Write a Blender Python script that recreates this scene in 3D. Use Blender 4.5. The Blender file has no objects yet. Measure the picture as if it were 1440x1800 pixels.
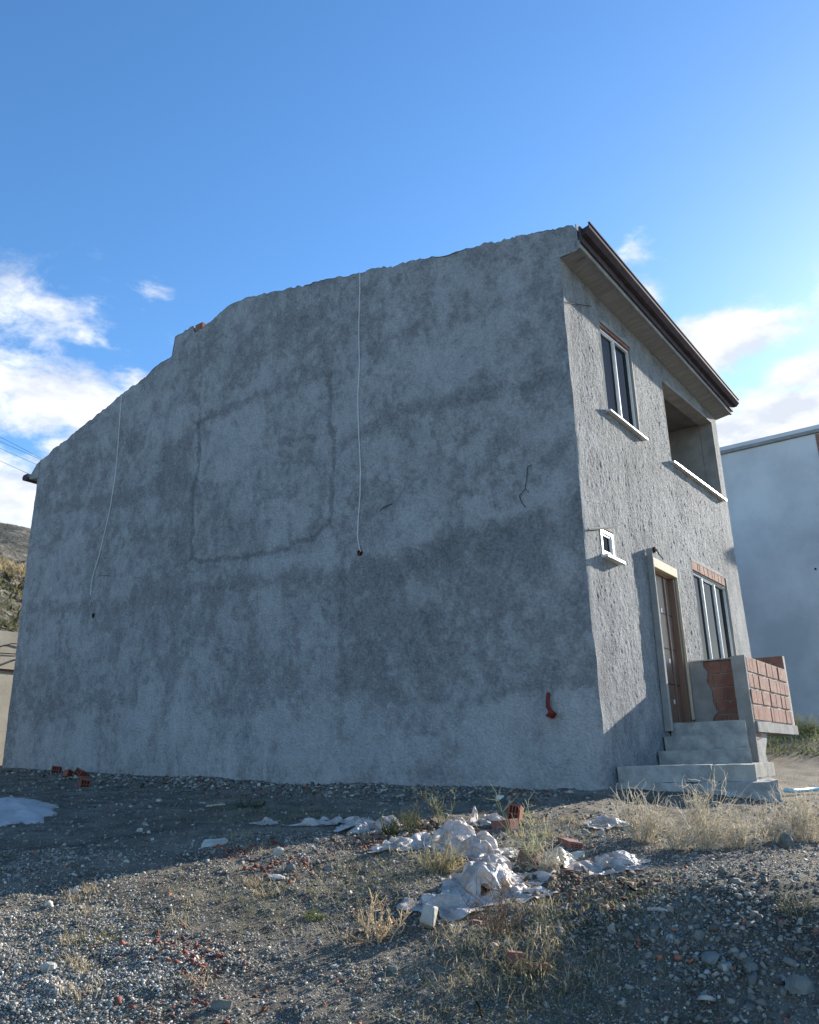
import bpy, bmesh, math, random
import numpy as np
from mathutils import Matrix, Vector
random.seed(7); rng = np.random.default_rng(11)
S = bpy.context.scene; COL = S.collection
# ------------------------------------------------------------------ camera, sky, sun, exposure
FPX = 1415.1; PITCH = .305607; ROLL = -.022472; YAW = .623028
CAM = np.array([-8.606, -3.655, .065])
_fw = np.array([math.cos(YAW)*math.cos(PITCH), math.sin(YAW)*math.cos(PITCH), math.sin(PITCH)])
_r = np.cross(_fw, [0, 0, 1]); _r /= np.linalg.norm(_r); _u = np.cross(_r, _fw)
CR = math.cos(ROLL)*_r + math.sin(ROLL)*_u; CU = -math.sin(ROLL)*_r + math.cos(ROLL)*_u
cd = bpy.data.cameras.new('camera'); cam = bpy.data.objects.new('camera', cd); COL.objects.link(cam); S.camera = cam
m = Matrix.Identity(4)
for i in range(3): m[i][0] = CR[i]; m[i][1] = CU[i]; m[i][2] = -_fw[i]; m[i][3] = CAM[i]
cam.matrix_world = m
cd.sensor_fit = 'VERTICAL'; cd.sensor_height = 36; cd.lens = 36*FPX/1800; cd.clip_end = 3000; cd.clip_start = .05
SUN = np.array([6.0, -1.0, 1.98]); SUN /= np.linalg.norm(SUN)
sd = bpy.data.lights.new('sun', 'SUN'); sun = bpy.data.objects.new('sun', sd); COL.objects.link(sun)
sd.energy = 4.2; sd.angle = math.radians(.5); sd.color = (1, .925, .82)
sun.rotation_euler = Vector(tuple(SUN)).to_track_quat('Z', 'Y').to_euler()
S.view_settings.view_transform = 'Standard'; S.view_settings.look = 'None'; S.view_settings.gamma = 1
S.view_settings.exposure = 1.45
W = bpy.data.worlds.new('World'); S.world = W; W.use_nodes = True
N = W.node_tree.nodes; L = W.node_tree.links; N.clear()
def wn(t, **k):
    n = N.new(t)
    for a, b in k.items(): setattr(n, a, b)
    return n
def wm(op, a, b=None, c=None, clamp=False):
    n = N.new('ShaderNodeMath'); n.operation = op; n.use_clamp = clamp
    for i, v in enumerate((a, b, c)):
        if v is None: continue
        if isinstance(v, (int, float)): n.inputs[i].default_value = v
        else: L.new(v, n.inputs[i])
    return n.outputs[0]
sky = wn('ShaderNodeTexSky', sky_type='NISHITA', sun_disc=False)
sky.sun_elevation = math.asin(SUN[2]); sky.sun_rotation = math.atan2(SUN[0], SUN[1])
sky.altitude = 600; sky.air_density = 1.0; sky.dust_density = .4; sky.ozone_density = 2.4
hsv = wn('ShaderNodeHueSaturation'); hsv.inputs['Saturation'].default_value = 1.2; hsv.inputs['Hue'].default_value = .502; L.new(sky.outputs[0], hsv.inputs['Color'])
tc = wn('ShaderNodeTexCoord'); sp = wn('ShaderNodeSeparateXYZ'); L.new(tc.outputs['Generated'], sp.inputs[0])
az = wm('ARCTAN2', sp.outputs[1], sp.outputs[0]); el = wm('ARCSINE', sp.outputs[2])
CLOUDS = [(61.5, 24.0, 10, 3.4, 1.0), (62.5, 28.5, 9, 3.6, .70), (55.8, 31.0, 2.6, 2.0, .52), (52.5, 26.5, 4, 2.2, .5), (62.5, 16.5, 6, 4.0, 1.2), (60, 20.6, 3.0, 1.3, .9),
          (12.6, 27.2, 5.8, 1.9, 1.35), (6.2, 24.0, 3.4, 1.3, 1.15), (10.5, 20.9, 8, 2.2, 1.45), (17.0, 34.1, 2.4, 1.9, .62), (17.6, 31.0, 2.0, 2.0, .60), (5, 28.6, 1.4, 1.4, .62),
          (-20, 18, 14, 4, .9), (95, 22, 18, 5, .9), (130, 15, 20, 4, .8), (180, 20, 22, 5, .9), (-70, 16, 20, 5, .8), (-130, 22, 22, 5, .8)]
tot = None
for a, e, wa, we, s in CLOUDS:
    dx = wm('DIVIDE', wm('SUBTRACT', az, math.radians(a)), math.radians(wa))
    dy = wm('DIVIDE', wm('SUBTRACT', el, math.radians(e)), math.radians(we))
    d2 = wm('ADD', wm('MULTIPLY', dx, dx), wm('MULTIPLY', dy, dy))
    g = wm('MULTIPLY', wm('EXPONENT', wm('MULTIPLY', d2, -1.0)), s)
    tot = g if tot is None else wm('MAXIMUM', tot, g)
def wnoise(scale, detail, rough, zs, off=0.0, dist=0.0):
    mp = wn('ShaderNodeMapping'); mp.inputs['Scale'].default_value = (1, 1, zs); mp.inputs['Location'].default_value = (off, off*.7, off*1.3)
    L.new(tc.outputs['Generated'], mp.inputs[0]); n = wn('ShaderNodeTexNoise'); n.inputs['Scale'].default_value = scale
    n.inputs['Detail'].default_value = detail; n.inputs['Roughness'].default_value = rough; n.inputs['Distortion'].default_value = dist
    L.new(mp.outputs[0], n.inputs[0]); return n.outputs[0]
n1 = wnoise(9, 9, .62, 2.0, 3.1, .3); n2 = wnoise(26, 6, .6, 1.6, 1.7, .5)
cov = wm('ADD', tot, wm('MULTIPLY', wm('SUBTRACT', n1, .5), 2.3))
cov = wm('ADD', cov, wm('MULTIPLY', wm('SUBTRACT', n2, .5), .5))
mr = wn('ShaderNodeMapRange', interpolation_type='SMOOTHSTEP'); L.new(cov, mr.inputs[0])
mr.inputs[1].default_value = .26; mr.inputs[2].default_value = .92
mask = wm('MULTIPLY', mr.outputs[0], wm('SMOOTH_MIN', 1.0, wm('MULTIPLY', tot, 2.5), .1), clamp=True)
cr = wn('ShaderNodeValToRGB'); L.new(wnoise(13, 6, .55, 2.2, 9.0), cr.inputs[0])
cr.color_ramp.elements[0].position = .38; cr.color_ramp.elements[0].color = (.40, .43, .49, 1)
cr.color_ramp.elements[1].position = .62; cr.color_ramp.elements[1].color = (.61, .625, .65, 1)
ce = wn('ShaderNodeVectorMath', operation='SCALE'); L.new(cr.outputs[0], ce.inputs[0]); ce.inputs['Scale'].default_value = 6.6
mx = wn('ShaderNodeMix', data_type='RGBA'); L.new(mask, mx.inputs[0]); L.new(hsv.outputs[0], mx.inputs[6]); L.new(ce.outputs[0], mx.inputs[7])
bg = wn('ShaderNodeBackground'); L.new(mx.outputs[2], bg.inputs[0]); bg.inputs[1].default_value = .11
wo = wn('ShaderNodeOutputWorld'); L.new(bg.outputs[0], wo.inputs[0])

# ------------------------------------------------------------------ numeric helpers
def ray(x, y): return _fw + CR*(x-720)/FPX - CU*(y-900)/FPX
def on_side(x, y, X0=0.0):
    q = ray(x, y); return CAM + q*((X0-CAM[0])/q[0])
def on_front(x, y, Y0=0.0):
    q = ray(x, y); return CAM + q*((Y0-CAM[1])/q[1])
_lat = {}
def vnoise(x, y, seed=0):
    if seed not in _lat: _lat[seed] = np.random.default_rng(1000+seed).random((256, 256))
    t = _lat[seed]; xi = np.floor(x).astype(int); yi = np.floor(y).astype(int)
    fx = x-xi; fy = y-yi; fx = fx*fx*(3-2*fx); fy = fy*fy*(3-2*fy)
    g = lambda a, b: t[a & 255, b & 255]
    return (g(xi, yi)*(1-fx)+g(xi+1, yi)*fx)*(1-fy)+(g(xi, yi+1)*(1-fx)+g(xi+1, yi+1)*fx)*fy
def fbm(x, y, o=4, seed=0, gain=.5):
    x = np.asarray(x, float); y = np.asarray(y, float); s = 0; a = 1; n = 0
    for i in range(o):
        s = s + a*vnoise(x*2**i+17.3*i, y*2**i+9.1*i, seed+i); n += a; a *= gain
    return s/n
def sstep(a, b, x): t = np.clip((x-a)/(b-a), 0, 1); return t*t*(3-2*t)
PS = np.array([-60, 0, 2.0, 3.3, 3.9, 4.8, 6.0, 7.0, 9.1, 12, 16, 40, 400.])
PZ = np.array([-3.5, -1.47, -1.12, -.85, -.73, -.58, -.46, -.37, -.25, -.12, .18, 1.0, 3.0])
def height(x, y, detail=True):
    x = np.asarray(x, float); y = np.asarray(y, float)
    s = (x-CAM[0])*.812+(y-CAM[1])*.584
    z = np.interp(s, PS, PZ)
    # rubble mound on the right, steep towards the slope below
    a = (x+4.45)*.90+(y+2.45)*-.44; b = (x+4.45)*.44+(y+2.45)*.90
    ridge = np.where(a < 0, np.exp(-(a/.62)**2), np.exp(-(a/1.3)**2))*sstep(1.15, -.15, b)*sstep(-7, -2, b)
    z = z+.26*ridge
    # bank behind the porch and beside the next house
    z = z+(.38*sstep(4.0, 8.0, x)-.10*sstep(6, 16, x))*sstep(2, -.4, y)*sstep(-7, -2.5, y)
    z = z-.20*np.exp(-((x-2.2)/2.5)**2-((y+3.0)/1.4)**2)
    if detail:
        z = z+(fbm(x*.9, y*.9, 3, 40)-.5)*.10+(fbm(x*4, y*4, 4, 50)-.5)*.045
        z = z+(fbm(x*18, y*18, 3, 60)-.5)*.022
    return z
def ground_at(px, py):
    q = ray(px, py); t = 1.5
    for i in range(4000):
        P = CAM+q*t
        if P[2] < float(height(P[0], P[1])): break
        t += .01
    return P[0], P[1], float(height(P[0], P[1]))

# ------------------------------------------------------------------ object helpers
def link(o, parent=None):
    COL.objects.link(o)
    if parent is not None: o.parent = parent
    return o
def tag(o, label=None, cat=None, group=None, kind=None):
    if label: o['label'] = label
    if cat: o['category'] = cat
    if group: o['group'] = group
    if kind: o['kind'] = kind
    return o
def empty(name, loc, label, cat, group=None, rz=0):
    o = bpy.data.objects.new(name, None); o.location = loc; o.rotation_euler = (0, 0, rz); o.empty_display_size = .2
    link(o); return tag(o, label, cat, group)
class MB:
    def __init__(s): s.v = []; s.f = []
    def poly(s, pts, faces):
        b = len(s.v); s.v += [tuple(float(c) for c in p) for p in pts]; s.f += [tuple(b+i for i in f) for f in faces]; return s
    def box(s, x0, x1, y0, y1, z0, z1):
        p = [(x0, y0, z0), (x1, y0, z0), (x1, y1, z0), (x0, y1, z0), (x0, y0, z1), (x1, y0, z1), (x1, y1, z1), (x0, y1, z1)]
        return s.poly(p, [(0, 3, 2, 1), (4, 5, 6, 7), (0, 1, 5, 4), (1, 2, 6, 5), (2, 3, 7, 6), (3, 0, 4, 7)])
    def hexa(s, p): return s.poly(p, [(0, 3, 2, 1), (4, 5, 6, 7), (0, 1, 5, 4), (1, 2, 6, 5), (2, 3, 7, 6), (3, 0, 4, 7)])
    def prism_y(s, poly, y0, y1):   # polygon in (x,z) extruded along y
        n = len(poly); p = [(a, y0, b) for a, b in poly]+[(a, y1, b) for a, b in poly]
        return s.poly(p, [tuple(range(n)), tuple(range(2*n-1, n-1, -1))]+[(i, i+n, (i+1) % n+n, (i+1) % n) for i in range(n)])
    def prism_x(s, poly, x0, x1):
        n = len(poly); p = [(x0, a, b) for a, b in poly]+[(x1, a, b) for a, b in poly]
        return s.poly(p, [tuple(range(n)), tuple(range(2*n-1, n-1, -1))]+[(i, i+n, (i+1) % n+n, (i+1) % n) for i in range(n)])
    def tube(s, pts, r, n=5, r1=None):
        pts = [np.array(p, float) for p in pts]; rings = []; k = len(pts)
        for i, p in enumerate(pts):
            d = pts[min(i+1, k-1)]-pts[max(i-1, 0)]; d /= (np.linalg.norm(d)+1e-9)
            a = np.cross(d, (.3, .1, 1) if abs(d[2]) < .9 else (1, 0, 0)); a /= np.linalg.norm(a); b = np.cross(d, a)
            rr = r if r1 is None else r+(r1-r)*i/(k-1)
            rings.append([p+rr*(math.cos(2*math.pi*j/n)*a+math.sin(2*math.pi*j/n)*b) for j in range(n)])
        f = []
        for i in range(k-1):
            for j in range(n): f.append((i*n+j, i*n+(j+1) % n, (i+1)*n+(j+1) % n, (i+1)*n+j))
        f.append(tuple(range(n-1, -1, -1))); f.append(tuple(range((k-1)*n, k*n)))
        return s.poly([q for R in rings for q in R], f)
    def build(s, name, mat, parent=None, origin=None, bevel=0, smooth=False):
        me = bpy.data.meshes.new(name)
        v = s.v if origin is None else [(a-origin[0], b-origin[1], c-origin[2]) for a, b, c in s.v]
        me.from_pydata(v, [], s.f)
        bm = bmesh.new(); bm.from_mesh(me); bmesh.ops.recalc_face_normals(bm, faces=bm.faces); 
        if bevel: bmesh.ops.bevel(bm, geom=bm.edges[:], offset=bevel, segments=1, affect='EDGES')
        bm.to_mesh(me); bm.free()
        me.materials.append(mat); o = bpy.data.objects.new(name, me)
        if origin is not None: o.location = origin
        if smooth: me.shade_smooth()
        return link(o, parent)
def fast_mesh(name, V, F, mat, attr=None, smooth=False, parent=None, cattr=None):
    me = bpy.data.meshes.new(name); V = np.asarray(V, np.float32); F = np.asarray(F, np.int32); k = F.shape[1]
    me.vertices.add(len(V)); me.vertices.foreach_set('co', V.ravel())
    me.loops.add(F.size); me.loops.foreach_set('vertex_index', F.ravel())
    me.polygons.add(len(F)); me.polygons.foreach_set('loop_start', np.arange(0, F.size, k, dtype=np.int32))
    if smooth: me.polygons.foreach_set('use_smooth', np.ones(len(F), bool))
    me.update(calc_edges=True)
    for nm, a in (attr or {}).items():
        at = me.attributes.new(nm, 'FLOAT', 'POINT'); at.data.foreach_set('value', np.asarray(a, np.float32).ravel())
    if cattr is not None:
        at = me.attributes.new('col', 'FLOAT_COLOR', 'POINT'); c = np.ones((len(V), 4), np.float32); c[:, :3] = cattr; at.data.foreach_set('color', c.ravel())
    me.materials.append(mat); o = bpy.data.objects.new(name, me); return link(o, parent)
# ------------------------------------------------------------------ materials
def material(name, color, rough=.9, color2=None, scale=6, bump=0, bscale=40, bdist=.01, detail=6, attr=None, attr_lo=None, attr_hi=None, colattr=False,
             spec=.25, trans=0, metal=0, stretch=(1, 1, 1), speck=None, coat=0, grain=.5, ior=None):
    mt = bpy.data.materials.new(name); mt.use_nodes = True; nt = mt.node_tree; n = nt.nodes; l = nt.links
    b = n['Principled BSDF']; b.inputs['Roughness'].default_value = rough; b.inputs['Specular IOR Level'].default_value = spec; b.inputs['Metallic'].default_value = metal
    if ior: b.inputs['IOR'].default_value = ior
    t = n.new('ShaderNodeTexCoord'); mp = n.new('ShaderNodeMapping'); mp.inputs['Scale'].default_value = stretch; l.new(t.outputs['Object'], mp.inputs[0])
    def noise(sc, de=detail, ro=.6):
        x = n.new('ShaderNodeTexNoise'); x.inputs['Scale'].default_value = sc; x.inputs['Detail'].default_value = de; x.inputs['Roughness'].default_value = ro
        l.new(mp.outputs[0], x.inputs[0]); return x.outputs[0]
    def mixc(f, a, c):
        x = n.new('ShaderNodeMix'); x.data_type = 'RGBA'
        if isinstance(f, float): x.inputs[0].default_value = f
        else: l.new(f, x.inputs[0])
        for i, v in ((6, a), (7, c)):
            if isinstance(v, tuple): x.inputs[i].default_value = (*v, 1)
            else: l.new(v, x.inputs[i])
        return x.outputs[2]
    def rampf(x, a, c):
        r = n.new('ShaderNodeMapRange'); r.inputs[1].default_value = a; r.inputs[2].default_value = c; l.new(x, r.inputs[0]); return r.outputs[0]
    out = color
    if colattr:
        a = n.new('ShaderNodeAttribute'); a.attribute_name = 'col'; out = a.outputs['Color']
        if color2: out = mixc(rampf(noise(scale), .35, .7), out, color2)
    elif attr:
        a = n.new('ShaderNodeAttribute'); a.attribute_name = attr
        ad = n.new('ShaderNodeMath'); ad.operation = 'MULTIPLY_ADD'; l.new(noise(scale), ad.inputs[0]); ad.inputs[1].default_value = grain
        sb = n.new('ShaderNodeMath'); sb.operation = 'SUBTRACT'; l.new(a.outputs['Fac'], sb.inputs[0]); sb.inputs[1].default_value = grain/2; l.new(sb.outputs[0], ad.inputs[2])
        out = mixc(rampf(ad.outputs[0], 0, 1), color, color2)
    elif color2:
        out = mixc(rampf(noise(scale), .35, .65), color, color2)
    if speck: out = mixc(rampf(noise(speck[0], 2), speck[2], speck[3]), out, speck[1])
    if isinstance(out, tuple): b.inputs['Base Color'].default_value = (*out, 1)
    else: l.new(out, b.inputs['Base Color'])
    if bump:
        bp = n.new('ShaderNodeBump'); bp.inputs['Strength'].default_value = bump; bp.inputs['Distance'].default_value = bdist
        l.new(noise(bscale, 5, .65), bp.inputs['Height']); l.new(bp.outputs[0], b.inputs['Normal'])
    if trans:
        tr = n.new('ShaderNodeBsdfTranslucent'); ms = n.new('ShaderNodeMixShader'); ms.inputs[0].default_value = trans
        if isinstance(out, tuple): tr.inputs[0].default_value = (*out, 1)
        else: l.new(out, tr.inputs[0])
        l.new(b.outputs[0], ms.inputs[1]); l.new(tr.outputs[0], ms.inputs[2]); l.new(ms.outputs[0], n['Material Output'].inputs[0])
    return mt
M = {}
M['side'] = material('side_plaster', (.195, .192, .188), .95, (.56, .55, .535), 24, bump=1, bscale=34, bdist=.05, attr='tone', detail=9, grain=1.1)
M['front'] = material('front_plaster', (.135, .142, .15), .95, (.395, .408, .415), 30, bump=1, bscale=46, bdist=.04, attr='tone', detail=8, grain=1.7)
M['plain'] = material('plain_plaster', (.24, .235, .22), .95, (.34, .33, .31), 4, bump=.6, bscale=50)
M['inner'] = material('inner_plaster', (.17, .16, .15), .95, (.24, .225, .21), 3, bump=.4, bscale=40)
M['concrete'] = material('step_concrete', (.27, .265, .25), .95, (.44, .43, .40), 6, bump=.8, bscale=45, bdist=.012)
M['pale'] = material('pale_concrete', (.45, .42, .36), .95, (.33, .31, .27), 7, bump=.8, bscale=30, bdist=.012)
M['eave'] = material('eave_plaster', (.24, .24, .235), .95, (.32, .318, .31), 5, bump=.9, bscale=12, bdist=.015, stretch=(3, .6, 1))
M['gutter'] = material('brown_gutter', (.058, .046, .054), .8, (.085, .068, .08), 5, spec=.1)
M['brick'] = material('hollow_brick', (.22, .095, .072), .9, (.36, .19, .14), 3.5, bump=.6, bscale=60, speck=(14, (.42, .38, .33), .66, .80))
M['brickdark'] = material('old_brick', (.22, .065, .04), .9, (.32, .11, .07), 9, bump=.6, bscale=60)
M['mortar'] = material('mortar', (.36, .33, .29), .95, (.48, .45, .40), 12, bump=.8, bscale=50)
M['pvc'] = material('white_frame', (.78, .78, .76), .35, (.68, .68, .66), 8, spec=.5)
M['marble'] = material('pale_marble', (.72, .71, .68), .4, (.60, .59, .57), 6, spec=.5, bump=.1, bscale=20)
M['glass'] = material('dark_glass', (.010, .014, .018), .05, spec=.5, ior=1.07)
M['door'] = material('brown_door', (.15, .088, .062), .5, (.20, .12, .085), 3, spec=.45, stretch=(1, 1, .15))
M['wood'] = material('pale_wood', (.62, .52, .36), .8, (.50, .40, .27), 4, stretch=(1, 1, .3), bump=.3, bscale=30)
M['black'] = material('black_wire', (.015, .015, .016), .6)
M['whitecable'] = material('white_cable', (.72, .70, .66), .5)
M['red'] = material('red_conduit', (.22, .022, .018), .5, (.14, .015, .012), 9)
M['hole'] = material('dark_hole', (.03, .015, .012), .95)
M['tile'] = material('roof_tile', (.30, .11, .06), .85, (.22, .09, .06), 8)
M['next'] = material('neighbour_plaster', (.50, .50, .49), .95, (.68, .675, .66), .6, bump=.5, bscale=15, detail=8)
M['ground'] = material('stony_ground', (.092, .078, .058), 1, (.30, .262, .205), 2.6, bump=1, bscale=90, bdist=.05, detail=11, speck=(110, (.40, .37, .31), .54, .66))
M['gravel'] = material('gravel_stone', (.2, .2, .2), .9, colattr=True)
M['stonew'] = material('pale_stone', (.52, .49, .43), .9, (.34, .32, .28), 9, bump=.7, bscale=30)
M['stoneg'] = material('grey_stone', (.12, .125, .115), .9, (.21, .215, .195), 7, bump=.8, bscale=25)
M['lime'] = material('lime_sand', (.50, .47, .46), .95, (.38, .36, .35), 5, bump=.7, bscale=50)
M['bag'] = material('white_plastic', (.50, .41, .34), .4, (.83, .77, .72), 9, spec=.4, trans=.38, bump=.8, bscale=16, bdist=.04)
M['bagy'] = material('yellowed_plastic', (.66, .52, .34), .4, (.78, .70, .56), 5, spec=.5, trans=.35)
M['straw'] = material('dry_stems', (.46, .38, .24), .8, colattr=True, trans=.45)
M['hose'] = material('blue_hose', (.30, .55, .62), .4, spec=.5)
M['hill'] = material('hill_ground', (.06, .058, .045), 1, (.16, .145, .11), .25, bump=1, bscale=3, bdist=.3, detail=10, speck=(1.4, (.27, .25, .22), .56, .70))
M['mount'] = material('far_mountain', (.012, .018, .022), 1, (.035, .044, .05), .05, detail=10, speck=(.12, (.09, .10, .105), .58, .70))
M['retain'] = material('retaining_plaster', (.42, .38, .32), .95, (.54, .50, .42), 1.5, bump=.4, bscale=15)
M['drygrass'] = material('dry_grass', (.42, .31, .16), .9, colattr=True, trans=.3)

# ------------------------------------------------------------------ ground
def axis(c0, c1, st, far, g=1.25):
    a = list(np.arange(c0, c1+1e-6, st)); d = st; p = c1; up = []
    while p < far: d *= g; p += d; up.append(p)
    d = st; p = c0; dn = []
    while p > -far: d *= g; p -= d; dn.append(p)
    return np.array(dn[::-1]+a+up)
xs = axis(-7.6, .4, .032, 700); ys = axis(-4.4, 5.5, .036, 700)
X, Y = np.meshgrid(xs, ys, indexing='ij'); Z = height(X, Y)
far = np.maximum(np.maximum(np.abs(X)-25, np.abs(Y)-25), 0)
Z = np.where(far > 0, np.minimum(Z, 1.2), Z)
nx, ny = len(xs), len(ys); I = np.arange(nx*ny).reshape(nx, ny)
F = np.stack([I[:-1, :-1], I[1:, :-1], I[1:, 1:], I[:-1, 1:]], -1).reshape(-1, 4)
g = fast_mesh('ground', np.stack([X, Y, Z], -1).reshape(-1, 3), F, M['ground'], smooth=True); tag(g, kind='structure')

# ------------------------------------------------------------------ hillside behind on the left
hx = np.linspace(-60, 60, 170); hy = np.concatenate([np.linspace(15.6, 34, 110), np.linspace(34.6, 75, 60)])
X, Y = np.meshgrid(hx, hy, indexing='ij')
hz = np.interp(Y+(fbm(X*.12, Y*0+3, 3, 70)-.5)*3, [15.6, 16.4, 21, 27, 34, 60, 90], [2.9, 3.25, 6.0, 8.1, 10.5, 19.5, 27])
hz = np.where(Y < 16.3, 3.2, hz)
hz = hz+(fbm(X*.5, Y*.5, 5, 80, .6)-.5)*1.1*sstep(16.2, 18, Y)+(fbm(X*2.5, Y*2.5, 4, 90, .6)-.5)*.45*sstep(16.2, 18, Y)
hz = np.maximum(hz, 3.0)
I = np.arange(X.size).reshape(X.shape); F = np.stack([I[:-1, :-1], I[1:, :-1], I[1:, 1:], I[:-1, 1:]], -1).reshape(-1, 4)
h = fast_mesh('hillside', np.stack([X, Y, hz], -1).reshape(-1, 3), F, M['hill']); tag(h, kind='structure')
def hill_z(x, y):
    i = int(np.clip(np.searchsorted(hx, x), 1, len(hx)-1)); j = int(np.clip(np.searchsorted(hy, y), 1, len(hy)-1)); return float(hz[i, j])
mx_ = np.linspace(-260, 420, 120); my_ = np.linspace(80, 520, 90)
X, Y = np.meshgrid(mx_, my_, indexing='ij')
mz = np.interp(Y, [80, 110, 280, 400, 520], [18, 26, 86, 78, 20])+(fbm(X*.012, Y*.012, 5, 120, .55)-.5)*34+(fbm(X*.07, Y*.07, 4, 130, .6)-.5)*9-.012*(X-60)*1.0
mz *= np.clip(1-.45*sstep(150, 420, X), 0, 1); mz *= 1-.5*sstep(-60, -240, X)
I = np.arange(X.size).reshape(X.shape); F = np.stack([I[:-1, :-1], I[1:, :-1], I[1:, 1:], I[:-1, 1:]], -1).reshape(-1, 4)
mm = fast_mesh('mountain', np.stack([X, Y, mz], -1).reshape(-1, 3), F, M['mount']); tag(mm, kind='structure')

# ------------------------------------------------------------------ the house
HL = empty('concrete_house', (0, 0, 0), 'tall unfinished two-storey house in rough grey plaster filling the photo', 'house')
# side wall: silhouette of the gable in (y, z)
GY = np.array([-.27, -.22, -.12, .3, 3.37, 6.05, 6.5, 7.18, 7.22, 7.45, 7.47, 8.02, 8.04, 9.59, 12.48])
GZ = np.array([6.72, 6.82, 6.86, 6.93, 7.58, 8.17, 8.16, 7.99, 7.98, 7.98, 8.12, 8.10, 7.72, 7.32, 6.58])
def gable_top(y): return np.interp(y, GY, GZ)+(fbm(y*3.3, y*0, 3, 7)-.5)*.07+(fbm(y*14, y*0, 2, 8)-.5)*.06+(fbm(y*38, y*0, 2, 9)-.5)*.03
def corner_jit(z): return (fbm(z*1.2, z*0+5, 4, 21)-.5)*.07, (fbm(z*1.6, z*0+9, 4, 22)-.5)*.05
st = .0205
vy = np.concatenate([np.arange(-.26, -.001, st), [-.0005], np.arange(0, 12.46, st)]); nz = 400
Yg = np.repeat(vy[:, None], nz, 1); top = gable_top(vy)
bot = np.where(vy < -.0001, 6.42, -.75)
tt = np.linspace(0, 1, nz)
Zg = bot[:, None]+(top-bot)[:, None]*tt[None]
P_side = lambda pts: [tuple(on_side(a, b)[1:]) for a, b in pts]
wx = (fbm(Yg*1.3, Zg*1.3, 4, 200)-.5)*.55; wz = (fbm(Yg*1.3, Zg*1.3, 4, 210)-.5)*.55
wx2 = wx*.35+(fbm(Yg*7, Zg*7, 3, 205)-.5)*.14; wz2 = wz*.35+(fbm(Yg*7, Zg*7, 3, 215)-.5)*.14
def stroke(pts, w, amt, big=False, soft=1.0):
    pts = P_side(pts); U = Yg+(wx if big else wx2); V = Zg+(wz if big else wz2); d = np.full(Yg.shape, 9.)
    for (a, b), (c, e) in zip(pts[:-1], pts[1:]):
        dx, dy = c-a, e-b; t = np.clip(((U-a)*dx+(V-b)*dy)/(dx*dx+dy*dy+1e-9), 0, 1)
        d = np.minimum(d, np.hypot(U-a-t*dx, V-b-t*dy))
    return amt*(1-sstep(w*.35, w*(1+.5*soft), d))
def patch(pts, amt, edge=.10):
    pts = P_side(pts); U = Yg+wx2; V = Zg+wz2; ins = np.zeros(Yg.shape, bool); d = np.full(Yg.shape, 9.)
    n = len(pts)
    for i in range(n):
        (a, b), (c, e) = pts[i], pts[(i+1) % n]
        cond = ((b > V) != (e > V)) & (U < (c-a)*(V-b)/(e-b+1e-12)+a); ins ^= cond
        dx, dy = c-a, e-b; t = np.clip(((U-a)*dx+(V-b)*dy)/(dx*dx+dy*dy+1e-9), 0, 1); d = np.minimum(d, np.hypot(U-a-t*dx, V-b-t*dy))
    sd_ = np.where(ins, -d, d); return amt*(1-sstep(-edge, edge, sd_))
tone = .47+(fbm(Yg*.8, Zg*.55, 4, 300)-.5)*.30+(fbm(Yg*3.2, Zg*2.1, 5, 310, .6)-.5)*.50+(fbm(Yg*11, Zg*9, 4, 320, .65)-.5)*.55+(sstep(.48, .53, fbm(Yg*1.8+fbm(Yg*5, Zg*5, 3, 340), Zg*1.3, 5, 350, .65))-.5)*.14+(sstep(.49, .53, fbm(Yg*4.5+9, Zg*4.5, 4, 360, .65))-.5)*.12+(fbm(Yg*2.5, Zg*.4, 3, 330)-.5)*.22
for pts, w, a in [([(350, 742), (344, 860), (332, 985)], .05, -.34), ([(332, 985), (430, 978), (500, 962), (560, 938), (582, 918)], .05, -.34), ([(581, 660), (583, 790), (583, 925)], .05, -.26),
                  ([(350, 742), (420, 715), (470, 690), (581, 657)], .09, -.20), ([(507, 800), (508, 960)], .05, -.14), ([(350, 600), (350, 742)], .05, -.16), ([(440, 790), (560, 765)], .08, -.12),
                  ([(583, 790), (640, 760), (700, 728), (1000, 655)], .13, -.17), ([(640, 620), (760, 570), (960, 500)], .14, -.10), ([(470, 700), (470, 940)], .06, -.08),
                  ([(640, 1015), (780, 975), (1030, 905)], .30, -.22), ([(330, 1035), (600, 1000)], .14, -.17), ([(90, 1075), (330, 1045)], .18, -.13), ([(90, 895), (340, 850)], .16, -.14),
                  ([(860, 800), (870, 930)], .05, -.12), ([(690, 840), (690, 880)], .05, -.16), ([(605, 1000), (600, 1215)], .08, -.12), ([(710, 1020), (700, 1215)], .08, -.12),
                  ([(850, 1020), (850, 1200)], .07, -.08), ([(360, 1060), (300, 1210)], .14, -.10), ([(455, 1050), (440, 1180)], .10, -.08), ([(760, 1240), (900, 1215), (1040, 1205)], .10, -.10),
                  ([(160, 900), (150, 1050)], .16, -.08), ([(900, 870), (1010, 760)], .12, -.10), ([(760, 600), (680, 720)], .12, -.08)]:
    tone += stroke(pts, w*.85, a*1.35)
tone += patch([(590, 1005), (1035, 915), (1050, 1205), (760, 1225), (590, 1215)], -.12, .2)
tone += patch([(60, 1140), (330, 1060), (330, 1215), (250, 1250), (40, 1250)], -.06, .2)
tone += patch([(30, 1275), (160, 1255), (300, 1235), (420, 1262), (560, 1212), (640, 1235), (760, 1240), (1052, 1205), (1065, 1420), (0, 1420)], .17, .06)
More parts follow.
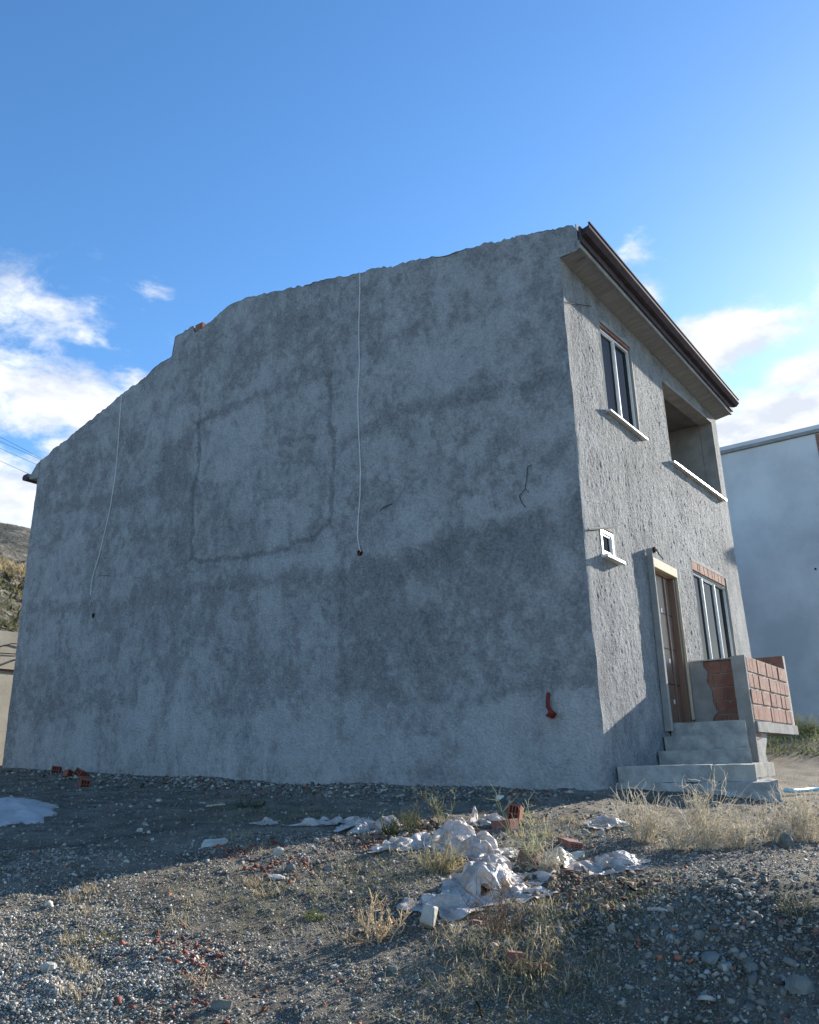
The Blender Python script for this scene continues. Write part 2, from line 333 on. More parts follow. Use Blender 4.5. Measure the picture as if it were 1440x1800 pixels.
for pg, am in (([(640, 780), (700, 765), (705, 850), (650, 880)], .09), ([(460, 880), (575, 860), (575, 915), (465, 940)], .10), ([(360, 1000), (500, 975), (590, 965), (590, 1000), (370, 1030)], .12),
               ([(90, 960), (150, 930), (155, 1050), (80, 1060)], .10), ([(720, 620), (860, 575), (880, 640), (730, 680)], .09), ([(880, 1010), (1030, 975), (1035, 1060), (890, 1090)], .08),
               ([(380, 1060), (560, 1040), (570, 1130), (400, 1160)], .10), ([(430, 560), (560, 520), (580, 600), (440, 650)], -.08), ([(230, 720), (330, 660), (335, 760), (235, 820)], .08), ([(620, 1080), (760, 1060), (770, 1160), (640, 1180)], -.08)): tone += patch(pg, am, .035)
tone += patch([(246, 1205), (288, 1198), (288, 1238), (246, 1242)], .20, .03)
tone += patch([(165, 1020), (235, 1008), (230, 1060), (170, 1070)], .12, .05)
tone += patch([(700, 900), (860, 870), (1010, 820), (1020, 880), (800, 935), (700, 960)], .10, .12)
tone += patch([(350, 760), (470, 712), (470, 790), (350, 850)], .10, .1)
tone += patch([(660, 520), (990, 440), (1000, 640), (690, 720)], .06, .2)
for x0, y0, y1 in ((307, 1312, 1362), (364, 1318, 1362), (404, 1308, 1375), (467, 1312, 1372), (700, 1290, 1330)):
    tone += stroke([(x0, y0), (x0-1, y1)], .035, .26)
rel = (fbm(Yg*1.1, Zg*1.1, 3, 400)-.5)*.05+(fbm(Yg*6, Zg*6, 4, 410)-.5)*.018+(fbm(Yg*20, Zg*20, 2, 420)-.5)*.009
rel += stroke([(350, 742), (344, 860), (332, 985), (430, 978), (500, 962), (560, 938), (583, 918), (583, 790), (581, 660)], .05, -.012)
jx, jy = corner_jit(Zg); wc = np.exp(-np.abs(Yg)/.05)*(Zg < 6.40)
Xg = -rel*(1-np.exp(-np.abs(Yg)/.12)*(Zg < 6.4))+jx*wc; Yw = Yg+jy*wc
keep = ~((vy < .0)[:, None] & (Zg < 6.41))
I = np.arange(Yg.size).reshape(Yg.shape); F = np.stack([I[:-1, :-1], I[:-1, 1:], I[1:, 1:], I[1:, :-1]], -1)
cut = int(np.searchsorted(vy, -1e-6)); 
ok = np.ones(F.shape[:2], bool); ok[cut-1] = False
Fk = F[ok].reshape(-1, 4)
tone = .47+(tone-.47)*1.15+.05*sstep(6, 0, Yg)
fine_ = (fbm(Yg*8, Zg*6, 5, 370, .72)-.5)*.42; rgh = fbm(Yg*13+4, Zg*13, 3, 380, .75)-.5
shp = .30+.16*sstep(.36, .40, tone+fine_)+.13*sstep(.49, .53, tone+fine_*.9)+.12*sstep(.63, .66, tone+fine_)
trow = fbm((Yg*.5+Zg)*2.2+fbm(Yg*.8, Zg*.8, 2, 385)*4, (Yg-Zg*.4)*14, 3, 390, .6)-.5
tone = np.clip(.42*tone+.58*shp+rgh*.34*(1-sstep(.4, .62, tone))+trow*.15, 0, 1)
fast_mesh('side_wall', np.stack([Xg, Yw, Zg], -1).reshape(-1, 3), Fk, M['side'], attr={'tone': tone}, smooth=True, parent=HL)
# body of that wall behind the plaster skin (its rough top edge shows)
b = MB(); yy = np.arange(-.27, 12.46, .06); tp = gable_top(yy)-.012
for a in range(len(yy)-1):
    z0 = 6.42 if yy[a] < 0 else -.7
    b.poly([(.03, yy[a], z0), (.03, yy[a+1], z0), (.03, yy[a+1], tp[a+1]), (.03, yy[a], tp[a]), (.24, yy[a], z0), (.24, yy[a+1], z0), (.24, yy[a+1], tp[a+1]), (.24, yy[a], tp[a]), (-.004, yy[a], gable_top(yy[a])), (-.004, yy[a+1], gable_top(yy[a+1]))],
           [(4, 5, 6, 7), (3, 2, 6, 7), (8, 9, 2, 3)])
b.build('wall_core', M['plain'], HL)
MB().box(-.018, .06, -.275, -.262, 6.44, 6.80).build('gable_end', M['plain'], HL)

# front wall
def quad_in(q, U, V):   # q: tl, tr, br, bl in (x, z)
    ins = np.zeros(U.shape, bool); n = 4
    for i in range(n):
        (a, b_), (c, e) = q[i], q[(i+1) % n]
        cond = ((b_ > V) != (e > V)) & (U < (c-a)*(V-b_)/(e-b_+1e-12)+a); ins ^= cond
    return ins
Q = {'upper': [(1.178, 6.02), (2.37, 6.12), (2.36, 4.70), (1.178, 4.60)],
     'balcony': [(3.76, 6.11), (6.66, 6.34), (6.66, 4.75), (3.76, 4.63)],
     'small': [(.475, 2.82), (.885, 2.83), (.885, 2.475), (.475, 2.465)],
     'door': [(2.12, 2.74), (3.18, 2.74), (3.18, .40), (2.12, .40)],
     'wide': [(4.12, 3.09), (6.06, 3.12), (6.06, 1.22), (4.12, 1.20)]}
fu = np.arange(0, 7.02, .0165); nf = 430
def eave_z(x): return 6.39+.026*x
U = np.repeat(fu[:, None], nf, 1); V = -.55+(eave_z(U)+.03+.55)*np.linspace(0, 1, nf)[None]
hole = np.zeros(U.shape, bool)
for k, q in Q.items(): hole |= quad_in(q, U+(fbm(U*9, V*9, 2, 500)-.5)*.02, V+(fbm(U*9, V*9, 2, 510)-.5)*.02)
st_ = fbm((U*.9+V*.35)*24, (V-U*.35)*12, 3, 520, .7)
rl = (fbm(U*1.2, V*1.2, 3, 530)-.5)*.018+(st_-.5)*.006+(fbm(U*7, V*3, 3, 535)-.5)*.009+(fbm(U*30, V*26, 2, 540, .7)-.5)*.011
ft = .5+(fbm(U*1.1, V*.9, 4, 550)-.5)*.5+(fbm(U*5, V*3, 4, 560)-.5)*.75+(st_-.5)*.6
ft = ft+.25*(1-sstep(.05, .25, U))+.18*sstep(6.35, 6.5, U)
rl = rl*(1-.75*sstep(6.35, 6.45, U))*(1-.6*sstep(6.2, 6.3, V))
jx, jy = corner_jit(V); wc = np.exp(-U/.05)
FX = U+jx*wc+np.where(U > 0, (.17*sstep(4, 0, V))*sstep(6.0, 7, U), 0); FY = -rl*(1-np.exp(-U/.12))+jy*wc
I = np.arange(U.size).reshape(U.shape); F = np.stack([I[:-1, :-1], I[1:, :-1], I[1:, 1:], I[:-1, 1:]], -1)
ok = ~(hole[:-1, :-1] | hole[1:, 1:])
fast_mesh('front_wall', np.stack([FX, FY, V], -1).reshape(-1, 3), F[ok], M['front'], attr={'tone': np.clip(ft, 0, 1)}, smooth=True, parent=HL)
# reveals
def reveal(q, depth, name='reveal', mat=None, grow=.006, sides='tblr'):
    b = MB(); (tl, tr, br, bl) = [np.array(p) for p in q]
    def strip(p, r, out):
        o = np.array(out)*.16
        b.hexa([(p[0], -.004, p[1]), (r[0], -.004, r[1]), (r[0], depth, r[1]), (p[0], depth, p[1]), (p[0]+o[0], .012, p[1]+o[1]), (r[0]+o[0], .012, r[1]+o[1]), (r[0]+o[0], depth, r[1]+o[1]), (p[0]+o[0], depth, p[1]+o[1])])
    if 't' in sides: strip(tl, tr, (0, 1))
    if 'b' in sides: strip(bl, br, (0, -1))
    if 'l' in sides: strip(bl, tl, (-1, 0))
    if 'r' in sides: strip(br, tr, (1, 0))
    return b.build(name, mat or M['plain'], HL)
for k in Q: reveal(Q[k], .24, 'window_reveal' if k != 'door' else 'door_reveal')
# shell: far wall, back wall, floors, roof
MB().box(6.90, 7.07, .03, 12.4, -.6, 6.5).build('far_wall', M['plain'], HL)
MB().box(.25, 6.89, 12.2, 12.4, -.6, 6.2).build('back_wall', M['plain'], HL)
MB().box(.25, 6.89, .25, 12.19, 3.35, 3.55).build('floor_slab', M['inner'], HL)
MB().box(.25, 6.89, .25, 12.19, .30, .50).build('floor_slab', M['inner'], HL)
MB().box(3.30, 3.50, .25, 4.0, 3.56, 6.35).build('inner_wall', M['inner'], HL)
MB().prism_x([(.30, 6.60), (6.2, 7.92), (6.2, 8.02), (.10, 6.66)], .25, 7.15).build('roof', M['tile'], HL)
MB().prism_x([(6.21, 7.92), (12.7, 6.2), (12.7, 6.33), (6.21, 8.05)], .25, 7.15).build('roof', M['tile'], HL)
# recessed balcony
bal = MB(); 
bal.box(3.51, 4.30, 1.9, 2.05, 3.56, 6.36); bal.box(5.2, 6.88, 1.9, 2.05, 3.56, 6.36); bal.box(4.31, 5.19, 1.9, 2.05, 5.72, 6.36)
bal.build('balcony_back_wall', M['inner'], HL)
MB().box(3.51, 6.88, .25, 2.04, 6.37, 6.44).build('balcony_ceiling', M['inner'], HL)
MB().box(6.665, 6.89, .245, 1.89, 3.56, 6.36).build('balcony_side_wall', M['plain'], HL)
MB().box(4.32, 5.18, 1.95, 1.99, 3.56, 5.70).build('balcony_door', M['door'], HL)
# eave: soffit slab, fascia and gutter (slightly rising to the far end)
x0, x1 = -.012, 7.45
def ez(x): return .022*x
def eprism(poly, xa, xb, name, mat, seg=1, **k):
    b = MB(); n = len(poly)
    b.poly([(xa, a, z+ez(xa)) for a, z in poly]+[(xb, a, z+ez(xb)) for a, z in poly], [tuple(range(n)), tuple(range(2*n-1, n-1, -1))]+[(i, i+n, (i+1) % n+n, (i+1) % n) for i in range(n)])
    return b.build(name, mat, HL, **k)
eprism([(.02, 6.40), (-.262, 6.445), (-.262, 6.50), (.02, 6.50)], .03, 7.12, 'soffit', M['eave'])
eprism([(-.263, 6.43), (-.30, 6.43), (-.30, 6.55), (-.263, 6.55)], -.01, 7.12, 'eave_lip', M['plain'])
eprism([(-.302, 6.50), (-.33, 6.50), (-.33, 6.74), (-.302, 6.74)], -.02, 7.16, 'fascia', M['gutter'])
eprism([(-.332, 6.60), (-.40, 6.60), (-.455, 6.66), (-.455, 6.73), (-.445, 6.73), (-.445, 6.668), (-.395, 6.612), (-.332, 6.612)], -.03, 7.19, 'gutter', M['gutter'])
eprism([(-.456, 6.722), (-.468, 6.722), (-.468, 6.742), (-.440, 6.742), (-.440, 6.736), (-.456, 6.736)], -.03, 7.19, 'gutter_rim', M['pvc' if 0 else 'gutter'])
eprism([(-.29, 6.55), (.02, 6.60), (.02, 6.66), (-.44, 6.77), (-.44, 6.75)], .06, 7.16, 'eave_flashing', M['gutter'])
# back eave stub seen past the far corner
MB().hexa([(-.02, 12.40, 6.18), (.6, 12.40, 6.18), (.6, 12.80, 6.24), (-.02, 12.80, 6.24), (-.02, 12.40, 6.56), (.6, 12.40, 6.56), (.6, 12.50, 6.54), (-.02, 12.50, 6.54)]).build('back_eave', M['plain'], HL)
MB().prism_x([(12.75, 6.22), (12.95, 6.24), (12.98, 6.31), (12.93, 6.36), (12.76, 6.36)], -.06, 6.9).build('back_gutter', M['gutter'], HL)
# exposed brick in the stepped gable
MB().box(.01, .20, 7.235, 7.44, 7.90, 8.125).build('brick', M['brick'], HL, bevel=.004)

def window(q, label, depth, mull, fw=.05, sash=None, name='window', pane_mat=None):
    """frame in quad q at y=depth; mull: list of fractional positions"""
    tl, tr, br, bl = [np.array(p, float) for p in q]
    def P(u, v): a = tl*(1-u)+tr*u; c = bl*(1-u)+br*u; return c*(1-v)+a*v
    w = tr[0]-tl[0]; hgt = tl[1]-bl[1]; root = MB(); y0, y1 = depth, depth+.06
    def bar(u0, u1, v0, v1, m, ya=y0, yb=y1):
        c = [P(u0, v0), P(u1, v0), P(u1, v1), P(u0, v1)]
        m.hexa([(c[0][0], ya, c[0][1]), (c[1][0], ya, c[1][1]), (c[1][0], yb, c[1][1]), (c[0][0], yb, c[0][1]), (c[3][0], ya, c[3][1]), (c[2][0], ya, c[2][1]), (c[2][0], yb, c[2][1]), (c[3][0], yb, c[3][1])])
    fu_, fv = fw/w, fw/hgt
    bar(0, 1, 1-fv, 1, root); bar(0, 1, 0, fv, root); bar(0, fu_, fv, 1-fv, root); bar(1-fu_, 1, fv, 1-fv, root)
    fr = root.build(name, M['pvc'], HL, bevel=.003)
    if label: fr['label'] = label
    edges = [0]+mull+[1]
    for c in mull:
        mb = MB(); bar(c-fu_*.55, c+fu_*.55, fv, 1-fv, mb, y0-.004); mb.build('mullion', M['pvc'], fr, bevel=.003)
    for i in range(len(edges)-1):
        a = edges[i]+(fu_ if i == 0 else fu_*.55); c = edges[i+1]-(fu_ if i == len(edges)-2 else fu_*.55)
        if sash and i in sash:
            s_ = MB(); t = .6; bar(a, c, 1-fv*(1+t), 1-fv, s_, y0+.012, y1-.01); bar(a, c, fv, fv*(1+t), s_, y0+.012, y1-.01)
            bar(a, a+fu_*t, fv*(1+t), 1-fv*(1+t), s_, y0+.012, y1-.01); bar(c-fu_*t, c, fv*(1+t), 1-fv*(1+t), s_, y0+.012, y1-.01); s_.build('sash', M['pvc'], fr)
        pn = MB(); bar(a, c, fv, 1-fv, pn, y0+.035, y0+.043); pn.build('pane', M['glass'], fr)
    return fr
q = Q['upper']; q2 = [(1.185, 5.95), (2.352, 6.05), (2.352, 4.70), (1.185, 4.62)]
window(q2, 'white-framed two-pane window of the upper floor', .03, [.50], .030, [0])
MB().hexa([(1.10, -.07, 4.585), (2.50, -.075, 4.60), (2.50, .16, 4.62), (1.10, .16, 4.60), (1.10, -.07, 4.613), (2.50, -.075, 4.63), (2.50, .16, 4.648), (1.10, .16, 4.63)]).build('window_sill', M['marble'], HL, bevel=.003)
for i in range(6):
    a = 1.185+i*.194; MB().box(a, a+.186, .012, .14, 5.975+.085*(a-1.18), 6.02+.085*(a-1.18)).build('brick', M['brick'], HL, bevel=.003)
MB().hexa([(3.68, -.075, 4.605), (6.66, -.085, 4.705), (6.66, .20, 4.73), (3.68, .20, 4.63), (3.68, -.075, 4.64), (6.66, -.085, 4.74), (6.66, .20, 4.765), (3.68, .20, 4.665)]).build('balcony_sill', M['marble'], HL, bevel=.003)
window([(.48, 2.80), (.87, 2.805), (.87, 2.475), (.48, 2.47)], 'tiny white-framed toilet window left of the door', -.008, [], .042, [0])
MB().box(.44, 1.0, -.09, .12, 2.425, 2.462).build('window_sill', M['marble'], HL, bevel=.003)
window([(4.13, 2.92), (6.05, 2.945), (6.05, 1.24), (4.13, 1.22)], 'wide three-pane window of the ground floor beside the door', .035, [.30, .66], .030, [1])
xx = 4.13
for wd in (.30, .10, .24, .22, .24, .13, .22, .20, .20):
    if xx+wd > 6.06: break
    zz = .0125*(xx-4.13); MB().box(xx, xx+wd-.018, -.002, .10, 2.945+zz, 3.095+zz).build('brick', M['brick'], HL, bevel=.004); xx += wd
MB().box(4.125, 6.055, .02, .11, 2.925, 3.12).build('mortar_bed', M['mortar'], HL)
# door
dr = MB().box(2.20, 3.08, .08, .115, .45, 2.60).build('door', M['door'], HL); dr['label'] = 'brown entrance door'
for zz in (2.05, 1.55, 1.06): MB().box(2.24, 3.06, .074, .0795, zz, zz+.012).build('door_groove', M['black'], dr)
MB().box(2.46, 2.50, .045, .079, 1.95, 2.10).build('door_handle', M['gutter'], dr, bevel=.004)
for (sx_, sz_) in ((2.62, 2.06), (2.72, 1.36), (2.72, .80)): MB().box(sx_, sx_+.05, .071, .0785, sz_, sz_+.06).build('sticker', M['pvc'], dr)
MB().box(3.082, 3.175, .0, .2, .45, 2.595).box(2.84, 2.88, .06, .0795, .45, 2.595).box(2.13, 2.198, .05, .2, .45, 2.595).box(2.199, 3.081, .05, .2, 2.602, 2.66).build('door_casing', M['door'], HL, bevel=.004)
MB().box(2.085, 2.118, -.06, .05, .45, 2.64).box(3.185, 3.21, -.035, .05, .60, 2.66).build('door_trim', M['wood'], HL, bevel=.004)
MB().box(2.09, 3.20, -.04, .09, 2.63, 2.77).build('door_lintel', M['wood'], HL, bevel=.006)
MB().hexa([(1.99, -.09, .42), (2.075, -.09, .42), (2.075, -.005, .42), (1.99, -.005, .42), (2.06, -.085, 2.86), (2.076, -.085, 2.70), (2.076, -.005, 2.70), (2.055, -.005, 2.86)]).build('plaster_edge', M['plain'], HL)
# marks, cracks, holes and wires
def wallrib(pts, r, name, mat, parent=HL, n=4): return MB().tube([(p[0], p[1], p[2]) for p in pts], r, n).build(name, mat, parent)
def side_line(px, r, name, mat, off=-.012, wob=.0, parent=HL):
    pts = [on_side(a, b) for a, b in px]; out = []
    for i in range(len(pts)-1):
        for t in np.linspace(0, 1, 5)[:-1]:
            p = pts[i]*(1-t)+pts[i+1]*t; out.append((off, p[1]+random.uniform(-wob, wob), p[2]+random.uniform(-wob, wob)))
    out.append((off, pts[-1][1], pts[-1][2])); return MB().tube(out, r, 4).build(name, mat, parent)
side_line([(176, 1010), (195, 1013), (212, 1010), (231, 1012)], .0045, 'crack', M['hole'], -.004, .012)
side_line([(668, 898), (676, 890), (690, 886)], .005, 'crack', M['hole'], -.004, .012)
side_line([(936, 818), (929, 822), (927, 845), (925, 860), (915, 872), (918, 884), (925, 892)], .0055, 'wire_end', M['black'], -.02, .004)
side_line([(925, 860), (931, 866)], .004, 'wire_end', M['black'], -.02, .004)
def front_line(px, r, name, mat, off=-.02, wob=0):
    pts = [on_front(a, b) for a, b in px]; return MB().tube([(p[0], off+random.uniform(-wob, wob), p[2]) for p in pts], r, 4).build(name, mat, HL)
front_line([(992, 535), (1005, 534), (1020, 537), (1037, 539)], .006, 'crack', M['hole'])
front_line([(1030, 931), (1055, 929), (1078, 925), (1088, 922)], .012, 'wire_end', M['plain'], -.03, .005)
def blob(c, r, name, mat, parent, sq=(1, 1, 1), seed=1, sub=2, rough=.3):
    bm = bmesh.new(); bmesh.ops.create_icosphere(bm, subdivisions=sub, radius=1); rs = np.random.default_rng(seed)
    k = rs.normal(size=(6, 3))*1.3
    for v in bm.verts:
        d = 1+rough*sum(math.sin(float(np.dot(kk, v.co))*1.7+i) for i, kk in enumerate(k))/3
        v.co = Vector((v.co.x*d*r*sq[0]+c[0], v.co.y*d*r*sq[1]+c[1], v.co.z*d*r*sq[2]+c[2]))
    me = bpy.data.meshes.new(name); bm.to_mesh(me); bm.free(); me.materials.append(mat); return link(bpy.data.objects.new(name, me), parent)
p = on_side(634, 972); blob((-.012, p[1], p[2]), .045, 'cable_hole', M['hole'], HL, (.35, 1, .9), 3); blob((-.03, p[1]+.01, p[2]-.02), .022, 'cable_hole', M['red'], HL, (.6, 1, 1), 5)
p = on_side(165, 1082); blob((-.012, p[1], p[2]), .05, 'cable_hole', M['hole'], HL, (.35, .8, 1), 4)
p = on_front(1147, 968); blob((p[0], -.02, p[2]), .05, 'cable_hole', M['hole'], HL, (1, .5, .9), 6); front_line([(1148, 966), (1153, 975), (1160, 984)], .008, 'wire_end', M['black'], -.04, .01)
pipe = [on_side(a, b) for a, b in ((967.5, 1218), (967, 1230), (968.5, 1243), (974, 1252), (979, 1256))]
MB().tube([(-.05-.01*i, q_[1], q_[2]) for i, q_ in enumerate(pipe)], .022, 8, .03).build('conduit_stub', M['red'], HL, smooth=True)
p = on_side(972, 1257); blob((-.03, p[1], p[2]), .05, 'conduit_box', M['red'], HL, (.6, 1.2, .6), 9)
# two white cables
def cable(px, label):
    pts = [on_side(a, b) for a, b in px]; out = []
    for i in range(len(pts)-1):
        for t in np.linspace(0, 1, 7)[:-1]:
            p = pts[i]*(1-t)+pts[i+1]*t; out.append((-.035, p[1]+.006*math.sin(5*p[2]), p[2]))
    out.append((-.02, pts[-1][1], pts[-1][2]))
    o = MB().tube(out, .0065, 5).build('hanging_cable', M['whitecable'], None, origin=out[-1]); return tag(o, label, 'cable', 'white cables hanging down the side wall')
cable([(635, 478), (634, 560), (633.5, 620), (634, 640), (632, 700), (633, 770), (637, 830), (636, 870), (632, 910), (631, 945), (636, 970)], 'long white cable hanging down the middle of the side wall')
cable([(216, 696), (212, 760), (205, 840), (197, 890), (188, 930), (178, 975), (168, 1005), (163, 1025), (162, 1048)], 'white cable curving down near the left end of the side wall')

# ------------------------------------------------------------------ porch and steps
PO = empty('porch', (3.0, -.5, -.2), 'brick porch parapet on a concrete slab with steps leading up to the brown door', 'porch')
PO.location = (0, 0, 0)
def rough_box(x0, x1, y0, y1, z0, z1, name, mat, amp=.012, seed=0, seg=.06, yedge=None, parent=PO):
    bm = bmesh.new(); bmesh.ops.create_cube(bm, size=1)
    for v in bm.verts: v.co = Vector((x0 if v.co.x < 0 else x1, y0 if v.co.y < 0 else y1, z0 if v.co.z < 0 else z1))
    for ax, (a, c) in enumerate(((x0, x1), (y0, y1), (z0, z1))):
        n = int(min(26, max(1, (c-a)/seg)))
        for i in range(1, n):
            co = [0, 0, 0]; co[ax] = a+(c-a)*i/n; no = [0, 0, 0]; no[ax] = 1
            bmesh.ops.bisect_plane(bm, geom=bm.verts[:]+bm.edges[:]+bm.faces[:], plane_co=co, plane_no=no)
    for v in bm.verts:
        a, b_, c = v.co
        v.co.x += (float(fbm(b_*9+seed, c*9, 3, 600))-.5)*2*amp; v.co.y += (float(fbm(a*9+seed, c*9, 3, 610))-.5)*2*amp; v.co.z += (float(fbm(a*7+seed, b_*7, 3, 620))-.5)*2*amp
        if yedge: v.co.y += yedge(a)*((y1-b_)/(y1-y0))
    me = bpy.data.meshes.new(name); bm.to_mesh(me); bm.free(); me.materials.append(mat); return link(bpy.data.objects.new(name, me), parent)
def splay(xf): return lambda a: .268*(a-xf)
rough_box(2.17, 2.955, -.962, -.02, .345, .525, 'step', M['concrete'], .006, 1, yedge=splay(2.17))
rough_box(1.88, 2.95, -1.035, -.022, .17, .35, 'step', M['concrete'], .006, 2, yedge=splay(1.88))
rough_box(1.60, 2.945, -1.12, -.024, .005, .175, 'step', M['concrete'], .006, 3, yedge=splay(1.6))
rough_box(.26, 2.50, -1.04, -.026, -.16, .012, 'step', M['concrete'], .008, 4, yedge=splay(.26))
rough_box(.25, 2.94, -1.475, -1.045, -.155, .008, 'step', M['pale'], .008, 5, yedge=splay(.25))
rough_box(.22, 2.5, -1.15, .03, -.75, -.165, 'footing', M['concrete'], .03, 6, .10, yedge=splay(.22))
rough_box(.12, 1.1, -1.70, -1.16, -.75, -.15, 'footing', M['concrete'], .03, 7, .08, yedge=splay(.12))
# wall end beside the steps and the rough pier under the slab
rough_box(2.96, 3.02, -.87, -.69, -.30, 1.405, 'end_pier', M['plain'], .004, 8, .05)
pp = [(3.02, .40), (3.02, -.22), (3.60, -.24), (3.46, .02), (3.40, .12), (3.62, .34), (3.62, .40)]
b = MB().prism_y(pp, -.862, -.55); b.build('pier', M['concrete'], PO, bevel=.012)
# slab of the balcony
rough_box(3.04, 5.50, -.90, -.02, .40, .535, 'slab', M['plain'], .006, 9, .1)
# parapets: mortar cores with bricks laid proud
MB().box(3.03, 5.40, -.862, -.70, .54, 1.40).build('mortar_core', M['mortar'], PO)
MB().box(3.31, 3.44, -.69, .0, .50, 1.395).build('mortar_core', M['mortar'], PO)
MB().box(5.42, 5.54, -.86, -.03, .54, 1.62).build('mortar_core', M['mortar'], PO)
rz = [.545, .762, .972, 1.185, 1.405]
for r_ in range(4):
    x = 3.035
    while x < 5.38:
        w = random.choice([.13, .16, .19, .24, .30]); e = min(x+w, 5.40)
        if e-x > .05:
            MB().box(x+.004, e-.006, -.874+random.uniform(-.006, .006), -.80, rz[r_]+.012, rz[r_+1]-.012).build('brick', M['brick'], PO, bevel=.004)
        x = e
for i, x in enumerate((3.04, 3.16)): MB().box(x, x+.11, -.868, -.80, .30+.02*i, .535).build('brick', M['brick'], PO, bevel=.004)
rz2 = [.52, .66, .845, 1.03, 1.215, 1.40]
for r_ in range(5):
    off = .0 if r_ % 2 else .13; y = -.688; 
    for w in ((.36-off), .25, .08):
        if y+w > -.02: w = -.02-y
        MB().box(3.29, 3.36, y+.003, y+w-.008, rz2[r_]+.006, rz2[r_+1]-.006).build('brick', M['brick'], PO, bevel=.004); y += w
for r_ in range(5):
    z0 = .56+r_*.213; y = -.858
    for w in (.27, .27, .27): MB().box(5.402, 5.43, y+.004, y+w-.006, z0+.006, z0+.205).build('brick', M['brick'], PO, bevel=.004); y += w
# plaster already spread over the inner half of the side parapet (ragged edge)
b = MB(); zs_ = np.linspace(.45, 1.41, 40); ed = [-.25-.05*math.sin(z*3)+(float(fbm(z*7, 0, 3, 640))-.5)*.16 for z in zs_]
for i in range(39):
    b.hexa([(3.262, ed[i], zs_[i]), (3.295, ed[i]-.0, zs_[i]), (3.295, -.02, zs_[i]), (3.262, -.02, zs_[i]), (3.262, ed[i+1], zs_[i+1]), (3.295, ed[i+1], zs_[i+1]), (3.295, -.02, zs_[i+1]), (3.262, -.02, zs_[i+1])])
b.build('plaster_coat', M['plain'], PO)
MB().box(3.25, 3.46, -.69, -.02, 1.401, 1.418).build('parapet_cap', M['mortar'], PO)
# ------------------------------------------------------------------ neighbouring house
NH = empty('neighbour_house', (16, 2, 0), 'pale grey plastered house with flat parapet behind the porch at the right edge', 'house'); NH.location = (0, 0, 0)
MB().box(16, 26, -.58, 9, -.8, 9.05).build('side_wall', M['next'], NH)
MB().box(15.93, 26.2, -.85, 9.2, 9.06, 9.16).build('roof_slab', M['plain'], NH)
MB().box(15.96, 26.1, -.83, 9.1, 9.165, 9.29).build('parapet', M['next'], NH)
MB().box(15.99, 16.3, -.82, -.585, 6.85, 9.05).build('corner_column', M['mortar'], NH)
MB().box(15.985, 16.3, -.74, -.585, -.8, 6.65).build('corner_column', M['mortar'], NH)
for k in range(10): MB().box(15.975, 16.2, -.80, -.60, 6.90+k*.213, 7.10+k*.213).build('brick', M['brick'], NH, bevel=.004)
for k in range(22): MB().box(15.972, 16.2, -.72, -.56, 1.9+k*.213, 2.10+k*.213).build('brick', M['brick'], NH, bevel=.004)
MB().box(15.9, 26.1, -1.6, -.59, 6.66, 6.84).build('balcony_slab', M['plain'], NH)
blob((15.99, .05, 2.35), .07, 'wall_hole', M['hole'], NH, (.3, 1, 1), 11); blob((15.99, .02, 5.1), .03, 'wall_hole', M['hole'], NH, (.3, 1, 1), 12)

# ------------------------------------------------------------------ retaining wall, power cables
RW = MB().box(-40, 9, 15, 15.4, -1, 3.28).build('retaining_wall', M['retain'], None, origin=(-10, 15.2, 0)); tag(RW, 'pale plastered retaining wall at the foot of the hill behind the house', 'wall')
for px in ([(0, 1137), (22, 1131), (32, 1132), (45, 1136)], [(0, 1148), (40, 1150)], [(0, 1170), (35, 1157), (45, 1155)]):
    pts = [on_front(a, c, 14.97) for a, c in px]; pts = [pts[0]+(pts[0]-pts[1])*3]+pts
    MB().tube(pts, .011, 4).build('cable', M['black'], None, origin=tuple(pts[1]))
    o = bpy.context.scene.collection.objects[-1]
    tag(o, {1131: 'top thin cable looping along the pale retaining wall', 1150: 'middle thin level cable on the pale retaining wall', 1157: 'slanting thin cable on the pale retaining wall'}[px[1][1]], 'cable', 'cables on the retaining wall')
p0 = on_front(0, 1176, 14.98); p1 = on_front(40, 1179, 14.98)
MB().box(-30, p1[0]+2, 14.96, 15.0, p0[2]-.03, p0[2]+.01).build('wall_joint', M['hole'], None, origin=(0, 14.98, p0[2])); o = bpy.data.objects['wall_joint']; o.parent = RW; o.location = (10, -.22, p0[2])
for i, (a, c) in enumerate((((0, 768), (68, 803)), ((0, 776), (68, 806)), ((0, 788), (68, 818)), ((0, 810), (62, 838)))):
    A = on_front(*a, 16.0); B = on_front(*c, 14.0); A2 = A+(A-B)*4; B2 = B+(B-A)*.6; pts = []
    for t in np.linspace(0, 1, 14): pts.append(A2*(1-t)+B2*t-np.array([0, 0, .0*t]))
    o = MB().tube(pts, .0045, 4).build('power_cable', M['stoneg'], None, origin=tuple(B))
    tag(o, ['highest of the four overhead cables left of the house', 'second highest overhead cable left of the house', 'third overhead cable from the top left of the house', 'lowest of the four overhead cables left of the house'][i], 'cable', 'overhead cables at the left edge')
